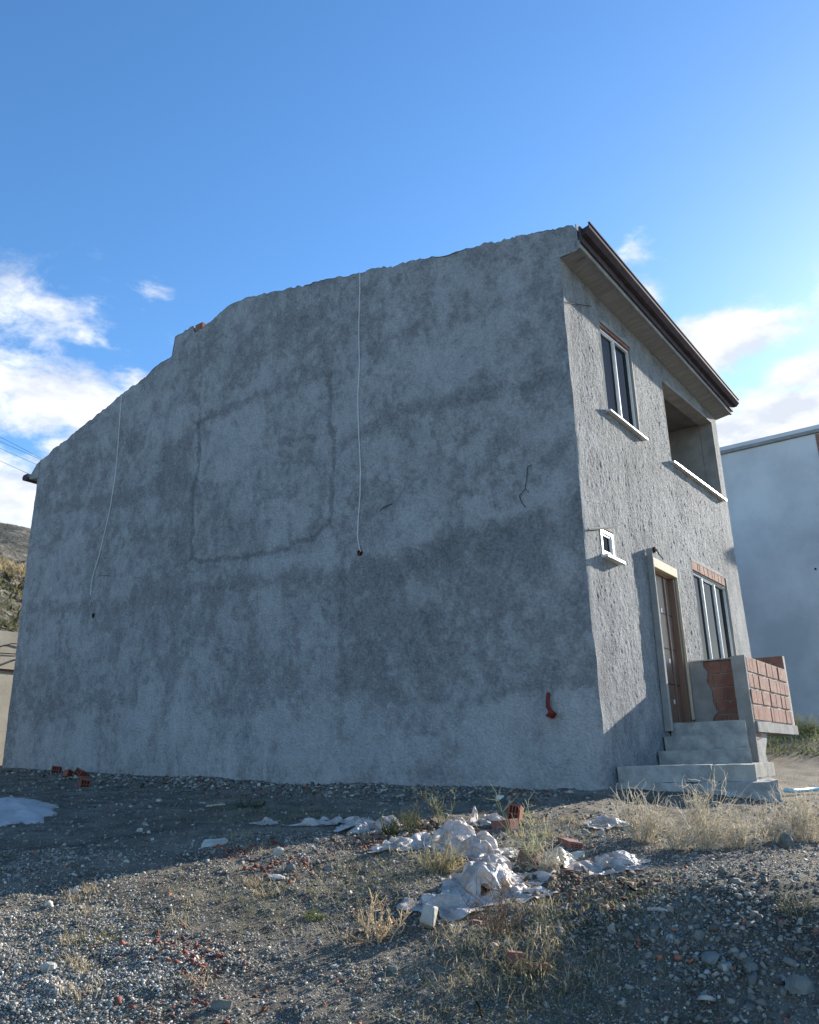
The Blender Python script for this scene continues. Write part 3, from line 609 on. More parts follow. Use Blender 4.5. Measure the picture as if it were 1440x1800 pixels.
# ------------------------------------------------------------------ gravel (stuff)
ICO = None
def stones_mesh(name, xy, size, cols, mat, flat=.55, sink=.3, lift=0, squash=None):
    n = len(xy); base = np.array([(1, 0, 0), (-1, 0, 0), (0, 1, 0), (0, -1, 0), (0, 0, 1), (0, 0, -1), (.62, .62, .5), (-.6, .6, -.5)], float)[:6]
    fc = np.array([(0, 2, 4), (2, 1, 4), (1, 3, 4), (3, 0, 4), (2, 0, 5), (1, 2, 5), (3, 1, 5), (0, 3, 5)])
    # prism-like stones: 8 corners, 12 triangles
    base = np.array([(-1, -1, -1), (1, -1, -1), (1, 1, -1), (-1, 1, -1), (-1, -1, 1), (1, -1, 1), (1, 1, 1), (-1, 1, 1)], float)*.62
    fc = np.array([(0, 3, 2), (0, 2, 1), (4, 5, 6), (4, 6, 7), (0, 1, 5), (0, 5, 4), (1, 2, 6), (1, 6, 5), (2, 3, 7), (2, 7, 6), (3, 0, 4), (3, 4, 7)])
    v = base[None]*(1+rng.uniform(-.45, .45, (n, 8, 3)))
    v[:, 4:, :2] *= rng.uniform(.35, .95, (n, 1, 1))
    sc = np.stack([size*rng.uniform(.7, 1.3, n), size*rng.uniform(.5, 1.0, n), size*flat*rng.uniform(.5, 1.3, n)], -1); v = v*sc[:, None, :]
    tx = rng.normal(0, .45, n); ty = rng.normal(0, .45, n); tz = rng.uniform(0, 6.28, n)
    def rot(v, a, i, j):
        c, s_ = np.cos(a)[:, None], np.sin(a)[:, None]; w = v.copy(); w[..., i] = v[..., i]*c-v[..., j]*s_; w[..., j] = v[..., i]*s_+v[..., j]*c; return w
    v = rot(rot(rot(v, tx, 1, 2), ty, 0, 2), tz, 0, 1)
    z = height(xy[:, 0], xy[:, 1])+lift
    v[..., 0] += xy[:, 0, None]; v[..., 1] += xy[:, 1, None]; v[..., 2] += (z+size*flat*sink)[:, None]
    F = (fc[None]+8*np.arange(n)[:, None, None]).reshape(-1, 3); C = np.repeat(cols[:, None, :], 8, 1).reshape(-1, 3)
    return fast_mesh(name, v.reshape(-1, 3), F, mat, cattr=C)
def wedge(n, r0, r1, a0=-6, a1=78, p=1.0):
    r = r0+(r1-r0)*rng.random(n)**p; a = np.radians(rng.uniform(a0, a1, n)); return np.stack([CAM[0]+r*np.cos(a), CAM[1]+r*np.sin(a)], -1)
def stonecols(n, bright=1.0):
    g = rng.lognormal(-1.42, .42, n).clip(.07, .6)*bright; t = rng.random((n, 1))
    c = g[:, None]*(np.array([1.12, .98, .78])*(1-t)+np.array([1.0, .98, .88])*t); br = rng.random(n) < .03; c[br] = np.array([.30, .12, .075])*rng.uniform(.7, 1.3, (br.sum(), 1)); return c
def outside(xy):
    x, y = xy[:, 0], xy[:, 1]; k = ~((x > -.02) & (y > -.05)) & ~((x > .1) & (x < 5.6) & (y > -1.75)); return xy[k]
xy = outside(wedge(125000, 2.7, 6.8, p=.8)); dens = fbm(xy[:, 0]*1.1, xy[:, 1]*1.1, 4, 700); xy = xy[rng.random(len(xy)) < sstep(.25, .62, dens)+.15]
tag(stones_mesh('gravel', xy, rng.lognormal(-5.2, .45, len(xy)).clip(.003, .022), stonecols(len(xy)), M['gravel'], flat=.42), 'loose grey gravel covering the slope', 'gravel', kind='stuff')
xy = outside(wedge(26000, 5.0, 15, a0=-14, a1=82, p=.9))
tag(stones_mesh('rubble_gravel', xy, rng.lognormal(-4.6, .5, len(xy)).clip(.006, .045), stonecols(len(xy), .8), M['gravel']), 'coarse grey rubble along the foot of the house', 'gravel', kind='stuff')
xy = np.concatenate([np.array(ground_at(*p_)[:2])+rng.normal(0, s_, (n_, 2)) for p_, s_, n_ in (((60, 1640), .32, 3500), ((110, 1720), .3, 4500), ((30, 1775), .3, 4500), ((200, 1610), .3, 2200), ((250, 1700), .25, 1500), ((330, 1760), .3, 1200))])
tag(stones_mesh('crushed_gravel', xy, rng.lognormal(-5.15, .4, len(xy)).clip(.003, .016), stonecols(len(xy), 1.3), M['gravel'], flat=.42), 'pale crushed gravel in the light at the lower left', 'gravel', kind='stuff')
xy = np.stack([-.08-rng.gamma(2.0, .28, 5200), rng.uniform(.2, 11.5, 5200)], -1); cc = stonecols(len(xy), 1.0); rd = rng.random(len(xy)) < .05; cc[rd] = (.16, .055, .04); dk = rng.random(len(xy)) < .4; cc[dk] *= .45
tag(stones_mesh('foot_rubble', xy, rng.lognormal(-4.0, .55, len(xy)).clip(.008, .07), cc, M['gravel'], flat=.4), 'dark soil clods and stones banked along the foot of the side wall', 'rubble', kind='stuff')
xy = np.concatenate([np.array(ground_at(*p_)[:2])+rng.normal(0, s_, (n_, 2)) for p_, s_, n_ in (((700, 1470), .16, 260), ((745, 1462), .14, 200), ((1000, 1550), .16, 220), ((1080, 1560), .14, 220), ((930, 1545), .14, 180), ((640, 1480), .16, 160), ((860, 1450), .14, 120))])
tag(stones_mesh('soil_clods', xy, rng.lognormal(-4.2, .5, len(xy)).clip(.006, .045), np.array([.15, .105, .07])*rng.uniform(.4, 1.9, (len(xy), 1)), M['gravel'], flat=.5), 'brown soil clods and crumbs among the plastic sheets', 'soil clods', kind='stuff')
# rubble of the right-hand mound and at its foot
cx = [ground_at(*p) for p in ((1180, 1640), (1230, 1660), (1260, 1700), (1330, 1720), (1150, 1600), (1380, 1760), (1290, 1600), (1400, 1650))]
xy = np.concatenate([np.array(c[:2])+rng.normal(0, .20, (260, 2)) for c in cx])
tag(stones_mesh('mound_rubble', xy, rng.lognormal(-4.55, .5, len(xy)).clip(.006, .04), stonecols(len(xy), .7), M['gravel']), 'broken stones lying down the side of the right mound', 'rubble', kind='stuff')
# brick shards
shard_px = [((440, 1497), .16, 170), ((505, 1520), .14, 120), ((480, 1545), .12, 80), ((655, 1487), .14, 180), ((320, 1672), .12, 110), ((355, 1720), .09, 60), ((385, 1770), .12, 50), ((300, 1785), .12, 40), ((575, 1392), .20, 60), ((1050, 1560), .22, 90), ((1110, 1575), .12, 60), ((905, 1685), .10, 30), ((440, 1390), .5, 50), ((720, 1460), .12, 80)]
xy = []
for p_, s_, n_ in shard_px: xy.append(np.array(ground_at(*p_)[:2])+rng.normal(0, s_, (n_, 2)))
xy = np.concatenate(xy); cc = np.array([.18, .062, .043])*rng.uniform(.5, 1.5, (len(xy), 1)); pl = rng.random(len(xy)) < .12; cc[pl] = (.45, .32, .24)
tag(stones_mesh('brick_shards', xy, rng.lognormal(-4.6, .5, len(xy)).clip(.005, .035), cc, M['gravel'], flat=.28, sink=1.2), 'red shards of broken brick strewn in patches over the gravel', 'brick shards', kind='stuff')
# single stones
def stone(px, py, w, h, mat, label, seed, name='stone', group='single stones on the slope'):
    w *= .66; h *= .75
    x, y, z = ground_at(px, py); rs = np.random.default_rng(seed); P_ = rs.normal(size=(22, 3)); P_ /= np.linalg.norm(P_, axis=1)[:, None]; P_ *= rs.uniform(.75, 1.1, (22, 1))
    bm = bmesh.new(); [bm.verts.new((p[0]*w, p[1]*w*.7, p[2]*h)) for p in P_]; bmesh.ops.convex_hull(bm, input=bm.verts[:])
    for v in [v for v in bm.verts if not v.link_faces]: bm.verts.remove(v)
    bmesh.ops.subdivide_edges(bm, edges=bm.edges[:], cuts=2, use_grid_fill=True)
    for v in bm.verts: v.co += Vector(rs.normal(0, .035*min(w, h), 3))
    me = bpy.data.meshes.new(name); bm.to_mesh(me); bm.free(); me.materials.append(mat); o = link(bpy.data.objects.new(name, me))
    o.location = (x, y, z+h*.35); o.rotation_euler = (rs.normal(0, .12), rs.normal(0, .12), math.radians(-55)+rs.normal(0, .3)); return tag(o, label, 'stone', group)
for a in [(374, 1487, .19, .055, M['stonew'], 'large flat white-topped stone lying in the house shadow at left', 21), (490, 1505, .062, .06, M['stonew'], 'upright pale round stone beside the red brick shards', 22),
          (484, 1546, .10, .03, M['stonew'], 'flat cream stone in the light left of the straw bush', 23), (246, 1462, .045, .03, M['stonew'], 'small white stone in shade above the flat white-topped stone', 24),
          (222, 1518, .035, .022, M['stonew'], 'small pale pebble near the shadow edge at left', 25), (510, 1530, .06, .035, M['stoneg'], 'dark grey-green stone just below the round pale stone', 26),
          (577, 1530, .055, .035, M['stoneg'], 'grey-green stone right of the brick shards', 27), (1386, 1492, .085, .11, M['stoneg'], 'pointed blue-grey stone standing on the crest of the right mound', 28),
          (1412, 1742, .09, .05, M['stoneg'], 'angular grey stone at the right edge below the mound', 29), (1228, 1650, .05, .03, M['stoneg'], 'pale grey slab among the mound rubble', 30),
          (1252, 1690, .07, .04, M['stoneg'], 'broad grey stone in the middle of the mound rubble', 31), (390, 1772, .07, .04, M['stoneg'], 'dark smooth stone at the bottom left of the slope', 32),
          (690, 1708, .055, .03, M['stoneg'], 'dark oval stone on bare gravel below the straw bush', 33), (85, 1705, .07, .03, M['stonew'], 'flat pale stone in the lit gravel at far left', 34),
          (1322, 1710, .06, .03, M['stoneg'], 'grey stone low on the mound beneath its dark face', 35), (590, 1703, .035, .014, M['stonew'], 'thin white chip on the gravel left of the dark oval stone', 36),
          (760, 1408, .13, .05, M['stoneg'], 'grey rubble stone near the wall behind the dry stalks', 37), (1062, 1480, .03, .025, M['stonew'], 'small white stone beside the tan broken brick', 38),
          (265, 1478, .045, .02, M['stonew'], 'white chip just left of the flat white-topped stone', 39), (130, 1570, .06, .03, M['stonew'], 'pale stone right on the shadow edge at left', 40)]:
    stone(*a)
x, y, z = ground_at(753, 1630)
o = MB().hexa([(-.05, -.04, -.03), (.045, -.035, -.05), (.05, .04, -.04), (-.04, .035, -.02), (-.045, -.02, .055), (.02, -.035, .075), (.035, .02, .05), (-.03, .03, .07)]).build('concrete_block', M['pale'], None, bevel=.008); o.location = (x, y, z+.03); o.rotation_euler = (.25, .35, .5)
tag(o, 'broken cream concrete block right of the straw bush', 'block')
# lime sand heap at the left edge
c = ground_at(8, 1432); bm = MB(); n1_, n2_ = 14, 40; pts = [(0, 0, .16)]; fc = []
for i in range(1, n1_+1):
    r_ = i/n1_
    for j in range(n2_):
        a = 2*math.pi*j/n2_; rr = r_*(1+.18*math.sin(2*a+1)+.10*math.sin(5*a)); rr *= 1+.10*math.sin(13*a+2)+.06*math.sin(29*a); X_, Y_ = .85*rr*math.cos(a), .55*rr*math.sin(a)
        pts.append((X_, Y_, (float(height(c[0]+X_*.62-Y_*.78, c[1]+X_*.78+Y_*.62))-c[2])+.14*(1-r_**1.6)+(.05*(float(fbm(X_*9+9, Y_*9+9, 4, 710))-.5))-.02*(r_ > .99)))
for j in range(n2_): fc.append((0, 1+j, 1+(j+1) % n2_))
for i in range(n1_-1):
    for j in range(n2_): fc.append((1+i*n2_+j, 1+(i+1)*n2_+j, 1+(i+1)*n2_+(j+1) % n2_, 1+i*n2_+(j+1) % n2_))
o = bm.poly(pts, fc).build('lime_heap', M['lime'], None, smooth=True); o.location = c; o.rotation_euler = (0, 0, .9); tag(o, 'low pale heap of lime sand at the left edge before the house', 'sand heap')
# loose bricks with hollow cores
def brick(px, py, rot, label, mat='brickdark', dims=(.19, .13, .135), holes=True, lift=0, group='loose hollow bricks on the ground'):
    x, y, z = ground_at(px, py); a, b_, c_ = dims
    o = MB().box(-a/2, a/2, -b_/2, b_/2, 0, c_).build('hollow_brick', M[mat], None, bevel=.004); o.location = (x, y, z+lift-.015); o.rotation_euler = rot
    tag(o, label, 'brick', group)
    if holes:
        for sgn in (-1, 1):
            for i in range(3):
                for j in range(2):
                    y0 = -b_/2+.012+i*(b_-.024)/3; z0 = .012+j*(c_-.024)/2
                    h_ = MB().box(sgn*a/2-.001, sgn*a/2+.0015, y0+.004, y0+(b_-.024)/3-.004, z0+.004, z0+(c_-.024)/2-.004).build('cavity', M['hole'], o)
    return o
brick(98, 1360, (.1, .1, .8), 'dark red hollow brick leftmost of the four by the wall'); brick(118, 1366, (.4, .2, 1.7), 'small tilted red brick second from the left by the wall', dims=(.12, .12, .12))
brick(137, 1366, (.5, .3, .4), 'tilted red brick topmost of the four by the wall'); brick(147, 1383, (.1, -.2, 1.1), 'red hollow brick lowest of the four by the wall')
brick(903, 1447, (.15, .25, .3), 'dark hollow brick standing on end behind the plastic sheets', dims=(.12, .10, .15)); brick(889, 1457, (0, .1, 1.5), 'flat red brick leaning against the standing hollow brick', 'brick', (.17, .12, .08), False)
brick(1002, 1487, (.15, -.1, .9), 'tan broken hollow brick left of the dry bushes', 'brick', (.17, .11, .05)); brick(927, 1523, (.3, .2, .2), 'red brick poking out of the torn white plastic', 'brick', (.14, .11, .10), False)
brick(905, 1690, (.1, .1, .6), 'broken red brick bit in the dry grass at lower centre', 'brick', (.10, .07, .05), False); brick(945, 1697, (.1, .1, 1.6), 'flat red brick chip in the dry grass right of another brick bit', 'brick', (.10, .06, .025), False)
brick(838, 1625, (.1, .1, .3), 'small orange brick bit on the slope below the plastic', 'brick', (.07, .05, .03), False); brick(335, 1672, (.1, .1, .3), 'orange brick chip among the shards on the lower left slope', 'brick', (.08, .06, .015), False)
# planks and sticks
def stick(p0, p1, r, mat, label, cat='stick', flat=False, name='stick'):
    a = np.array(ground_at(*p0)); c = np.array(ground_at(*p1)); a[2] += .012; c[2] += .015; r *= .6
    pts = [a, a*.5+c*.5+np.array([.006, 0, .004]), c]
    o = MB().tube(pts, r, 5).build(name, mat, None, origin=tuple(a)); return tag(o, label, cat)
stick((560, 1448), (618, 1442), .012, M['straw'], 'pale stick lying left of the plastic sheets'); stick((1140, 1606), (1175, 1612), .012, M['stonew'], 'pale splinter at the foot of the mound')
stick((1022, 1538), (985, 1535), .008, M['brick'], 'thin reddish stick right of the plastic sheet'); stick((838, 1770), (848, 1799), .006, M['straw'], 'pale straw stalk at the bottom edge of the photo', 'stalk', name='stalk')
stick((362, 1420), (396, 1417), .010, M['wood'], 'orange-yellow stick near the wall foot at left'); stick((1085, 1552), (1118, 1572), .010, M['straw'], 'pale twig beneath the small plastic scrap')
# blue hose
pts = [ground_at(x, y) for x, y in ((1378, 1398), (1400, 1399), (1420, 1397), (1439, 1396))]; pts = [(a, b_, c_+.05) for a, b_, c_ in pts]; d = np.array(pts[-1])-np.array(pts[0]); pts.append(tuple(np.array(pts[-1])+d*np.array([.3, 1.2, 0])))
tag(MB().tube(pts, .022, 8).build('water_hose', M['hose'], None, origin=pts[0], smooth=True), 'pale blue hose lying on the ground right of the steps', 'hose')

# ------------------------------------------------------------------ plastic sheets
def sheet(px, py, a, b_, rot, hgt, seed, label, mat='bag', lobes=3, amp=1.0):
    """a crumpled sheet: a cloth larger than the patch it lies in settles over lumps and buckles into folds"""
    c = ground_at(px, py); rs = np.random.default_rng(seed); big = a > .19; a *= 1.12; b_ *= 1.15; hgt *= 1.1; n = 54 if big else 30
    nx_, ny_ = n, max(14, int(n*b_/a)); gu, gv = np.meshgrid(np.linspace(-1, 1, nx_), np.linspace(-1, 1, ny_), indexing='ij')
    ru = np.hypot(gu, gv); sq = np.maximum(np.abs(gu), np.abs(gv))/(ru+1e-6); ph = rs.uniform(0, 6.28, 6); th = np.arctan2(gv, gu)
    out = 1+.22*np.sin(2*th+ph[0])+.15*np.sin(3*th+ph[1])+.10*np.sin(5*th+ph[2])+.05*np.sin(9*th+ph[3])
    X_ = a*gu*sq*out; Y_ = b_*gv*sq*out; ca, sa = math.cos(rot), math.sin(rot)
    P = np.stack([X_*ca-Y_*sa, X_*sa+Y_*ca, np.zeros_like(X_)], -1)
    lump = [(rs.uniform(-.55, .55)*a, rs.uniform(-.5, .5)*b_, hgt*rs.uniform(.45, .9), rs.uniform(.32, .55)) for i in range(lobes)]
    def floor(P):
        x, y = P[..., 0], P[..., 1]; lx, ly = x*ca+y*sa, -x*sa+y*ca; z = height(c[0]+x, c[1]+y, False)-float(height(c[0], c[1], False))+.008; l_ = 0
        for u, v, h_, w in lump: l_ = np.maximum(l_, h_*np.clip(1.0-((lx-u)/(a*w))**2-((ly-v)/(b_*w*1.3))**2, 0, 1))
        return z+l_
    K = 1.8; C = []
    for (di, dj, kk) in ((1, 0, K), (0, 1, K), (1, 1, K*.98), (1, -1, K*.98), (3, 0, K*.86), (0, 3, K*.86)):
        i0 = slice(0, nx_-di); i1 = slice(di, nx_); j0 = slice(0, ny_-dj) if dj >= 0 else slice(-dj, ny_); j1 = slice(dj, ny_) if dj >= 0 else slice(0, ny_+dj)
        C.append((i0, j0, i1, j1, np.linalg.norm(P[i1, j1]-P[i0, j0], axis=-1)*kk, di == 3 or dj == 3))
    P[..., 2] = floor(P)+.03+(fbm(X_/a*3.5+seed, Y_/a*3.5, 3, 900+seed)-.3)*.36*a*amp+(fbm(X_/a*9+seed, Y_/a*9, 2, 930+seed)-.5)*.16*a
    V0 = np.zeros_like(P)
    for st_i in range(34 if big else 22):
        V0[..., 2] -= .0022; V0 *= .86; Q0 = P.copy(); P = P+V0
        for it in range(9):
            D = np.zeros_like(P); Wt = np.zeros(P.shape[:2])
            for i0, j0, i1, j1, L0, soft in C:
                d = P[i1, j1]-P[i0, j0]; l_ = np.linalg.norm(d, axis=-1)+1e-9; e = (l_-L0)/l_; k = .25 if soft else .5
                e = np.clip(e, -.5, .5)*k; dd = d*e[..., None]; D[i0, j0] += dd; D[i1, j1] -= dd; Wt[i0, j0] += 1; Wt[i1, j1] += 1
            P = P+D/np.maximum(Wt, 1)[..., None]*1.6
            fl = floor(P); hit = P[..., 2] <= fl+.002; P[..., 2] = np.maximum(P[..., 2], fl); P[..., :2] = np.where(hit[..., None], Q0[..., :2]+(P[..., :2]-Q0[..., :2])*.25, P[..., :2])
        V0 = np.clip(P-Q0, -.012, .012)
    P[1:-1, 1:-1] = P[1:-1, 1:-1]*.6+.1*(P[2:, 1:-1]+P[:-2, 1:-1]+P[1:-1, 2:]+P[1:-1, :-2])
    I = np.arange(nx_*ny_).reshape(nx_, ny_); F_ = np.stack([I[:-1, :-1], I[1:, :-1], I[1:, 1:], I[:-1, 1:]], -1).reshape(-1, 4)
    o = fast_mesh('plastic_sheet', P.reshape(-1, 3), F_, M[mat], smooth=True); o.location = c
    sb_ = o.modifiers.new('smooth', 'SUBSURF'); sb_.levels = sb_.render_levels = 1
    return tag(o, label, 'plastic sheet', 'crumpled plastic sheets on the slope')
sheet(855, 1560, .36, .21, .35, .17, 1, 'largest crumpled white plastic sheet in the sun, hanging downslope', lobes=4)
sheet(800, 1592, .16, .10, 2.2, .05, 2, 'flat white plastic corner trailing at the lower tip of the big sheet', lobes=2)
sheet(835, 1500, .24, .17, 1.0, .14, 3, 'bulging cream plastic sheet behind the largest one', lobes=3)
sheet(780, 1483, .27, .19, .2, .13, 4, 'bluish white plastic sheet left of the cream bulge', lobes=3)
sheet(700, 1490, .20, .09, -.3, .06, 5, 'narrow white plastic strip reaching left across the rubble', lobes=2)
sheet(665, 1458, .26, .16, -.4, .10, 6, 'white plastic scrap half in shade behind the green weed', lobes=3)
sheet(590, 1447, .30, .07, -.5, .03, 7, 'thin grey plastic strip stretched along the ground to the left', lobes=2)
sheet(970, 1525, .24, .15, .1, .12, 8, 'yellowed plastic sheet under the tall dry weed', 'bagy', 3)
sheet(1075, 1528, .26, .13, -.2, .10, 9, 'small separate white plastic heap below the dry bushes', lobes=3)
sheet(905, 1572, .17, .09, .9, .05, 10, 'pale plastic flap trailing right of the largest sheet', lobes=2)
sheet(862, 1445, .16, .08, .2, .04, 12, 'light blue plastic scrap beside the standing hollow brick', lobes=1)
sheet(830, 1447, .05, .04, .2, .13, 13, 'small upright white plastic twist behind the bulging sheet', lobes=1, amp=2)
sheet(468, 1448, .12, .06, .2, .04, 14, 'small grey plastic scrap in shade left of centre near grass', lobes=1)
sheet(1068, 1450, .20, .10, .2, .05, 15, 'torn white plastic shreds at the left foot of the dry bushes', lobes=2)

# ------------------------------------------------------------------ weeds
def weed(px, py, h, n, spread, label, c0=(.84, .78, .65), c1=(.56, .50, .39), seed=0, branch=4, r=.0027, lean=0, curl=.75, cat='dry bush', name='dry_weed', pos=None, group='dry weeds on the slope'):
    c = pos or ground_at(px, py); rs = np.random.default_rng(seed+50); V_ = []; F_ = []; C_ = []; k0 = 0; h *= 1.15; n = int(n*.72)
    def strand(p, d, L_, r0, col, segs=5, cu=curl):
        nonlocal k0
        pts = [p.copy()]; d = d/np.linalg.norm(d)
        for i in range(segs):
            d = d+rs.normal(0, cu*.38, 3)+np.array([0, 0, .04]); d /= np.linalg.norm(d); pts.append(pts[-1]+d*L_/segs)
        for i, q_ in enumerate(pts):
            t = pts[min(i+1, segs)]-pts[max(i-1, 0)]; a = np.cross(t, (.2, .9, .3)); a /= np.linalg.norm(a)+1e-9; b_ = np.cross(t, a); b_ /= np.linalg.norm(b_)+1e-9; rr = r0*(1-.55*i/segs)
            for j in range(3): V_.append(q_+rr*(math.cos(2.094*j)*a+math.sin(2.094*j)*b_)); C_.append(col)
            if i:
                for j in range(3): F_.append((k0+(i-1)*3+j, k0+(i-1)*3+(j+1) % 3, k0+i*3+(j+1) % 3, k0+i*3+j))
            
        k0 += len(pts)*3; return pts
    for s_ in range(n):
        a = rs.uniform(0, 6.28); e = spread*math.sqrt(rs.random()); base = np.array([e*.35*math.cos(a), e*.35*math.sin(a), 0.]); base[2] = float(height(c[0]+base[0], c[1]+base[1]))-c[2]-.01 if pos is None else -.01
        tilt = e/h*rs.uniform(.5, 1.3); d = np.array([math.cos(a)*tilt+lean, math.sin(a)*tilt, 1.]); f_ = rs.random(); col = np.array(c0)*f_+np.array(c1)*(1-f_)
        L_ = h*rs.uniform(.45, 1.08); pts = strand(base, d, L_, r, col, 6)
        for b_ in range(branch):
            i = rs.integers(2, 7); q_ = pts[min(i, 6)]; dd = np.array([rs.normal(0, .8), rs.normal(0, .8), rs.uniform(.2, 1.2)]); strand(q_, dd, L_*rs.uniform(.12, .35), r*.75, col*rs.uniform(.85, 1.2), 3)
    o = fast_mesh(name, np.array(V_), F_, M['straw'], cattr=np.array(C_)); o.location = c; return tag(o, label, cat, group)
GR0, GR1 = (.16, .19, .07), (.09, .12, .04)
weed(1130, 1480, .33, 120, .17, 'leftmost of the row of dry bushes by the steps', seed=1)
weed(1185, 1492, .15, 70, .2, 'low pale bush second in the row by the steps', (.88, .81, .68), seed=2)
weed(1238, 1492, .40, 120, .18, 'tallest straw bush before the steps with one stem above all', seed=3)
weed(1300, 1490, .22, 110, .2, 'round straw bush right of the tallest one', (.88, .81, .68), seed=4)
weed(1352, 1480, .25, 100, .18, 'dry bush just left of the pointed stone on the mound', (.88, .81, .68), seed=5)
weed(1418, 1478, .35, 140, .22, 'dense dry bush at the right edge on the mound', (.88, .81, .68), seed=6)
weed(1230, 1490, .46, 5, .06, 'single long straw stem rising before the steps', (.60, .54, .40), seed=7, branch=9, r=.003)
weed(930, 1530, .40, 14, .12, 'tall pale weed growing out of the yellowed plastic', (.75, .72, .48), (.42, .44, .22), seed=8, branch=10, r=.0028)
weed(960, 1530, .16, 60, .16, 'low dry growth right of the tall pale weed', seed=9)
weed(775, 1450, .34, 16, .12, 'tall dry stalks in the middle behind the plastic sheets', (.40, .38, .22), (.24, .25, .13), seed=10, branch=9, r=.0028)
weed(690, 1472, .15, 70, .10, 'dark green upright weed among the plastic scraps', (.20, .22, .10), (.10, .12, .05), seed=11, r=.003)
weed(725, 1460, .18, 60, .12, 'yellow-green weed right of the dark green one', (.36, .34, .16), (.2, .2, .09), seed=12)
weed(775, 1530, .17, 130, .22, 'straw tuft before the bluish plastic sheet', (.80, .70, .48), (.35, .32, .18), seed=13)
weed(668, 1650, .15, 34, .26, 'spiky straw bush alone on the lower slope', (.82, .68, .48), (.55, .44, .30), seed=14, branch=6, r=.0048, curl=.5)
weed(880, 1640, .22, 34, .22, 'thin brown weed on the slope below the largest sheet', (.34, .25, .19), (.20, .15, .11), seed=15, branch=6)
weed(925, 1700, .12, 45, .22, 'mixed dry grass tuft near the broken brick bits', (.50, .42, .28), (.24, .22, .12), seed=16)
weed(555, 1615, .05, 60, .10, 'small yellow-green sprig on the middle slope', (.30, .34, .12), (.17, .2, .07), seed=17, cat='plant', branch=2, r=.003)
weed(1400, 1600, .09, 60, .14, 'small dusty weed on the dark face of the mound', (.40, .38, .30), (.15, .17, .10), seed=18, branch=3)
weed(835, 1400, .14, 20, .16, 'faint dry stalks near the wall foot right of centre', (.20, .19, .14), (.14, .14, .10), seed=19)
weed(440, 1420, .10, 90, .35, 'dark green grass tuft at the wall foot left of centre', (.14, .15, .07), (.06, .08, .03), seed=20, cat='grass tuft')
weed(155, 1650, .07, 60, .35, 'dry yellow grass patch on the lit slope at left', (.42, .38, .2), (.25, .24, .12), seed=21, cat='grass tuft')
# plants on the bank beside the next house
for i, (px, py, h_, lb) in enumerate(((1400, 1322, .35, 'pale flowering weed on the green bank right of the porch'), (1375, 1332, .22, 'smaller pale weed on the bank nearest the porch'), (1435, 1325, .3, 'pale weed on the bank at the right edge'))):
    q_ = ray(px, py); P_ = CAM+q_*(16.5/np.linalg.norm(q_)); weed(0, 0, h_, 90, h_, lb, (.50, .50, .36), (.2, .24, .1), seed=30+i, r=.006, cat='plant', name='bank_weed', pos=(P_[0], P_[1], float(height(P_[0], P_[1]))), group='weeds on the green bank')
# grass and straw (stuff)
def blades(name, xy, h, cols, lay, label, w=.0022, zf=None):
    n = len(xy); a = rng.uniform(0, 6.28, n); L_ = h*rng.uniform(.5, 1.4, n); z0 = (height(xy[:, 0], xy[:, 1]) if zf is None else zf)
    dx, dy = np.cos(a), np.sin(a); k = rng.uniform(lay[0], lay[1], n)
    p0 = np.stack([xy[:, 0], xy[:, 1], z0-.003], -1); d1 = np.stack([dx*k, dy*k, np.sqrt(np.maximum(1-k*k, 0))+.05], -1)*L_[:, None]; p1 = p0+d1*.55; p2 = p0+d1+np.stack([dx*.25, dy*.25, -.12*np.ones(n)], -1)*L_[:, None]
    s_ = np.stack([-dy, dx, np.zeros(n)], -1)*w; V_ = np.stack([p0-s_, p0+s_, p1+s_*.8, p1-s_*.8, p2+s_*.25, p2-s_*.25], 1); F_ = (np.array([(0, 1, 2, 3), (3, 2, 4, 5)])[None]+6*np.arange(n)[:, None, None]).reshape(-1, 4)
    C = np.repeat(cols[:, None, :], 6, 1).reshape(-1, 3); o = fast_mesh(name, V_.reshape(-1, 3), F_, M['straw'], cattr=C); return tag(o, label, 'grass', kind='stuff')
gp = [((560, 1600), .3, 300), ((480, 1585), .25, 500), ((1000, 1590), .28, 900), ((1080, 1600), .2, 400), ((900, 1600), .25, 400), ((720, 1545), .35, 900), ((640, 1530), .25, 600), ((430, 1430), .5, 1200), ((860, 1720), .3, 900), ((960, 1720), .3, 900), ((940, 1790), .25, 500), ((400, 1560), .3, 500), ((150, 1640), .4, 500), ((1060, 1740), .3, 300), ((980, 1460), .4, 900), ((560, 1440), .5, 900)]
xy = np.concatenate([np.array(ground_at(*p_)[:2])+rng.normal(0, s_, (n_, 2)) for p_, s_, n_ in gp]); xy = outside(xy)
t = rng.random((len(xy), 1)); blades('short_grass', xy, .035, np.array([.12, .14, .06])*t+np.array([.34, .29, .18])*(1-t), (.4, .9), 'short yellow-green grass between the stones')
xy = outside(wedge(4200, 2.8, 8)); t = rng.random((len(xy), 1)); blades('loose_straw', xy, .075, np.array([.50, .42, .27])*t+np.array([.28, .22, .14])*(1-t), (.93, 1.0), 'loose dry straw lying across the gravel', .0016)
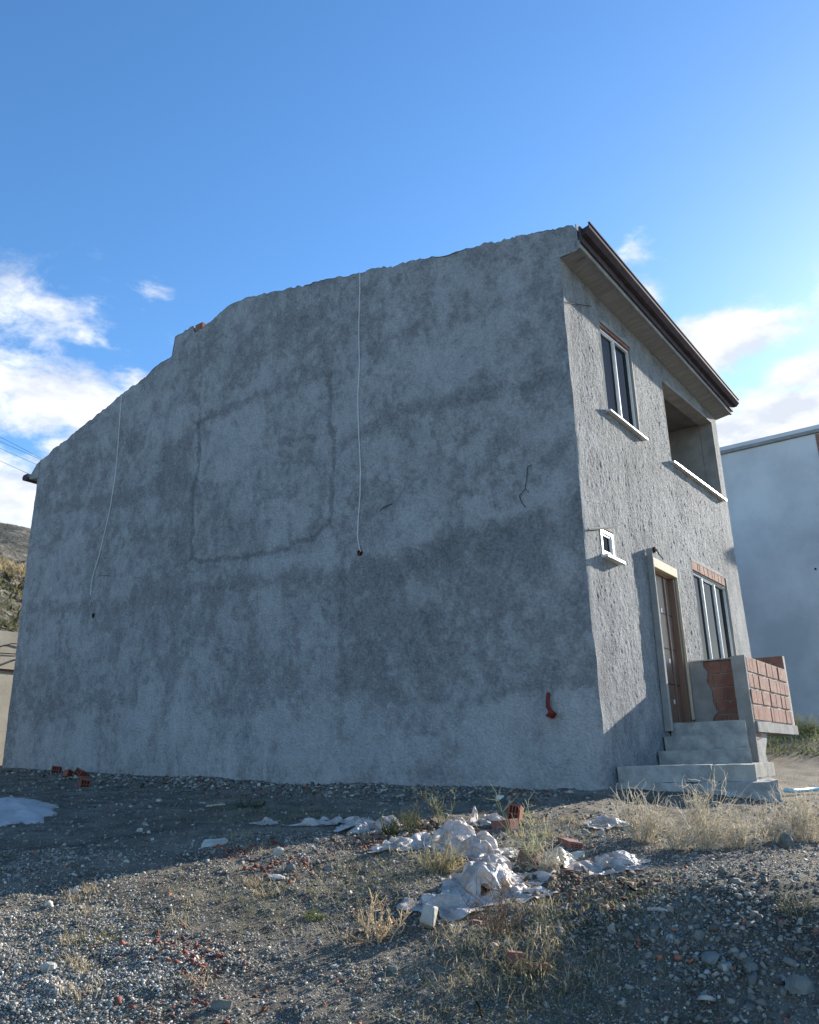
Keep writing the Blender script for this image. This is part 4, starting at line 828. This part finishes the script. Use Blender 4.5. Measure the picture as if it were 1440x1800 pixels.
tuft = [((860+rng.uniform(-60, 260), rng.uniform(1590, 1760)), .05, 26) for k in range(16)]+[((rng.uniform(120, 860), rng.uniform(1510, 1760)), .04, 45) for k in range(20)]+[((rng.uniform(380, 1080), rng.uniform(1440, 1500)), .05, 50) for k in range(14)]
xy = np.concatenate([np.array(ground_at(*p_)[:2])+rng.normal(0, s_, (n_, 2)) for p_, s_, n_ in tuft]); t = rng.random((len(xy), 1))
blades('dry_tufts', xy, .06, np.array([.60, .50, .33])*t+np.array([.26, .21, .12])*(1-t), (.3, .95), 'low dry brown grass tufts between the stones', .0018)
xb = np.stack([rng.uniform(5.5, 15.8, 16000), rng.uniform(-5.5, .0, 16000)], -1); xb = xb[~((xb[:, 0] < 7.1) & (xb[:, 1] > -.05))]; t = rng.random((len(xb), 1))
blades('bank_grass', xb, .10, np.array([.10, .15, .05])*t+np.array([.22, .24, .10])*(1-t), (.2, .8), 'green grass on the bank between the two houses', .006)
n = 26000; xh = np.stack([rng.uniform(-12, 14, n), rng.uniform(20.5, 27.5, n)], -1); keep = rng.random(n) < sstep(.30, .55, fbm(xh[:, 0]*.5, xh[:, 1]*.5, 3, 800)); xh = xh[keep]
ii = np.clip(np.searchsorted(hx, xh[:, 0]), 1, len(hx)-1); jj = np.clip(np.searchsorted(hy, xh[:, 1]), 1, len(hy)-1); t = rng.random((len(xh), 1))
blades('hill_grass', xh, .28, np.array([.44, .35, .21])*t+np.array([.26, .21, .12])*(1-t), (.2, .8), 'tall dry golden grass along the hillside', .02, zf=hz[ii, jj])
xh = np.stack([rng.uniform(-12, 14, 9000), rng.uniform(16.2, 21, 9000)], -1); ii = np.clip(np.searchsorted(hx, xh[:, 0]), 1, len(hx)-1); jj = np.clip(np.searchsorted(hy, xh[:, 1]), 1, len(hy)-1); t = rng.random((len(xh), 1))
blades('hill_scrub', xh, .22, np.array([.07, .09, .035])*t+np.array([.20, .18, .10])*(1-t), (.3, .9), 'low green scrub on the stony cut of the hill', .03, zf=hz[ii, jj])
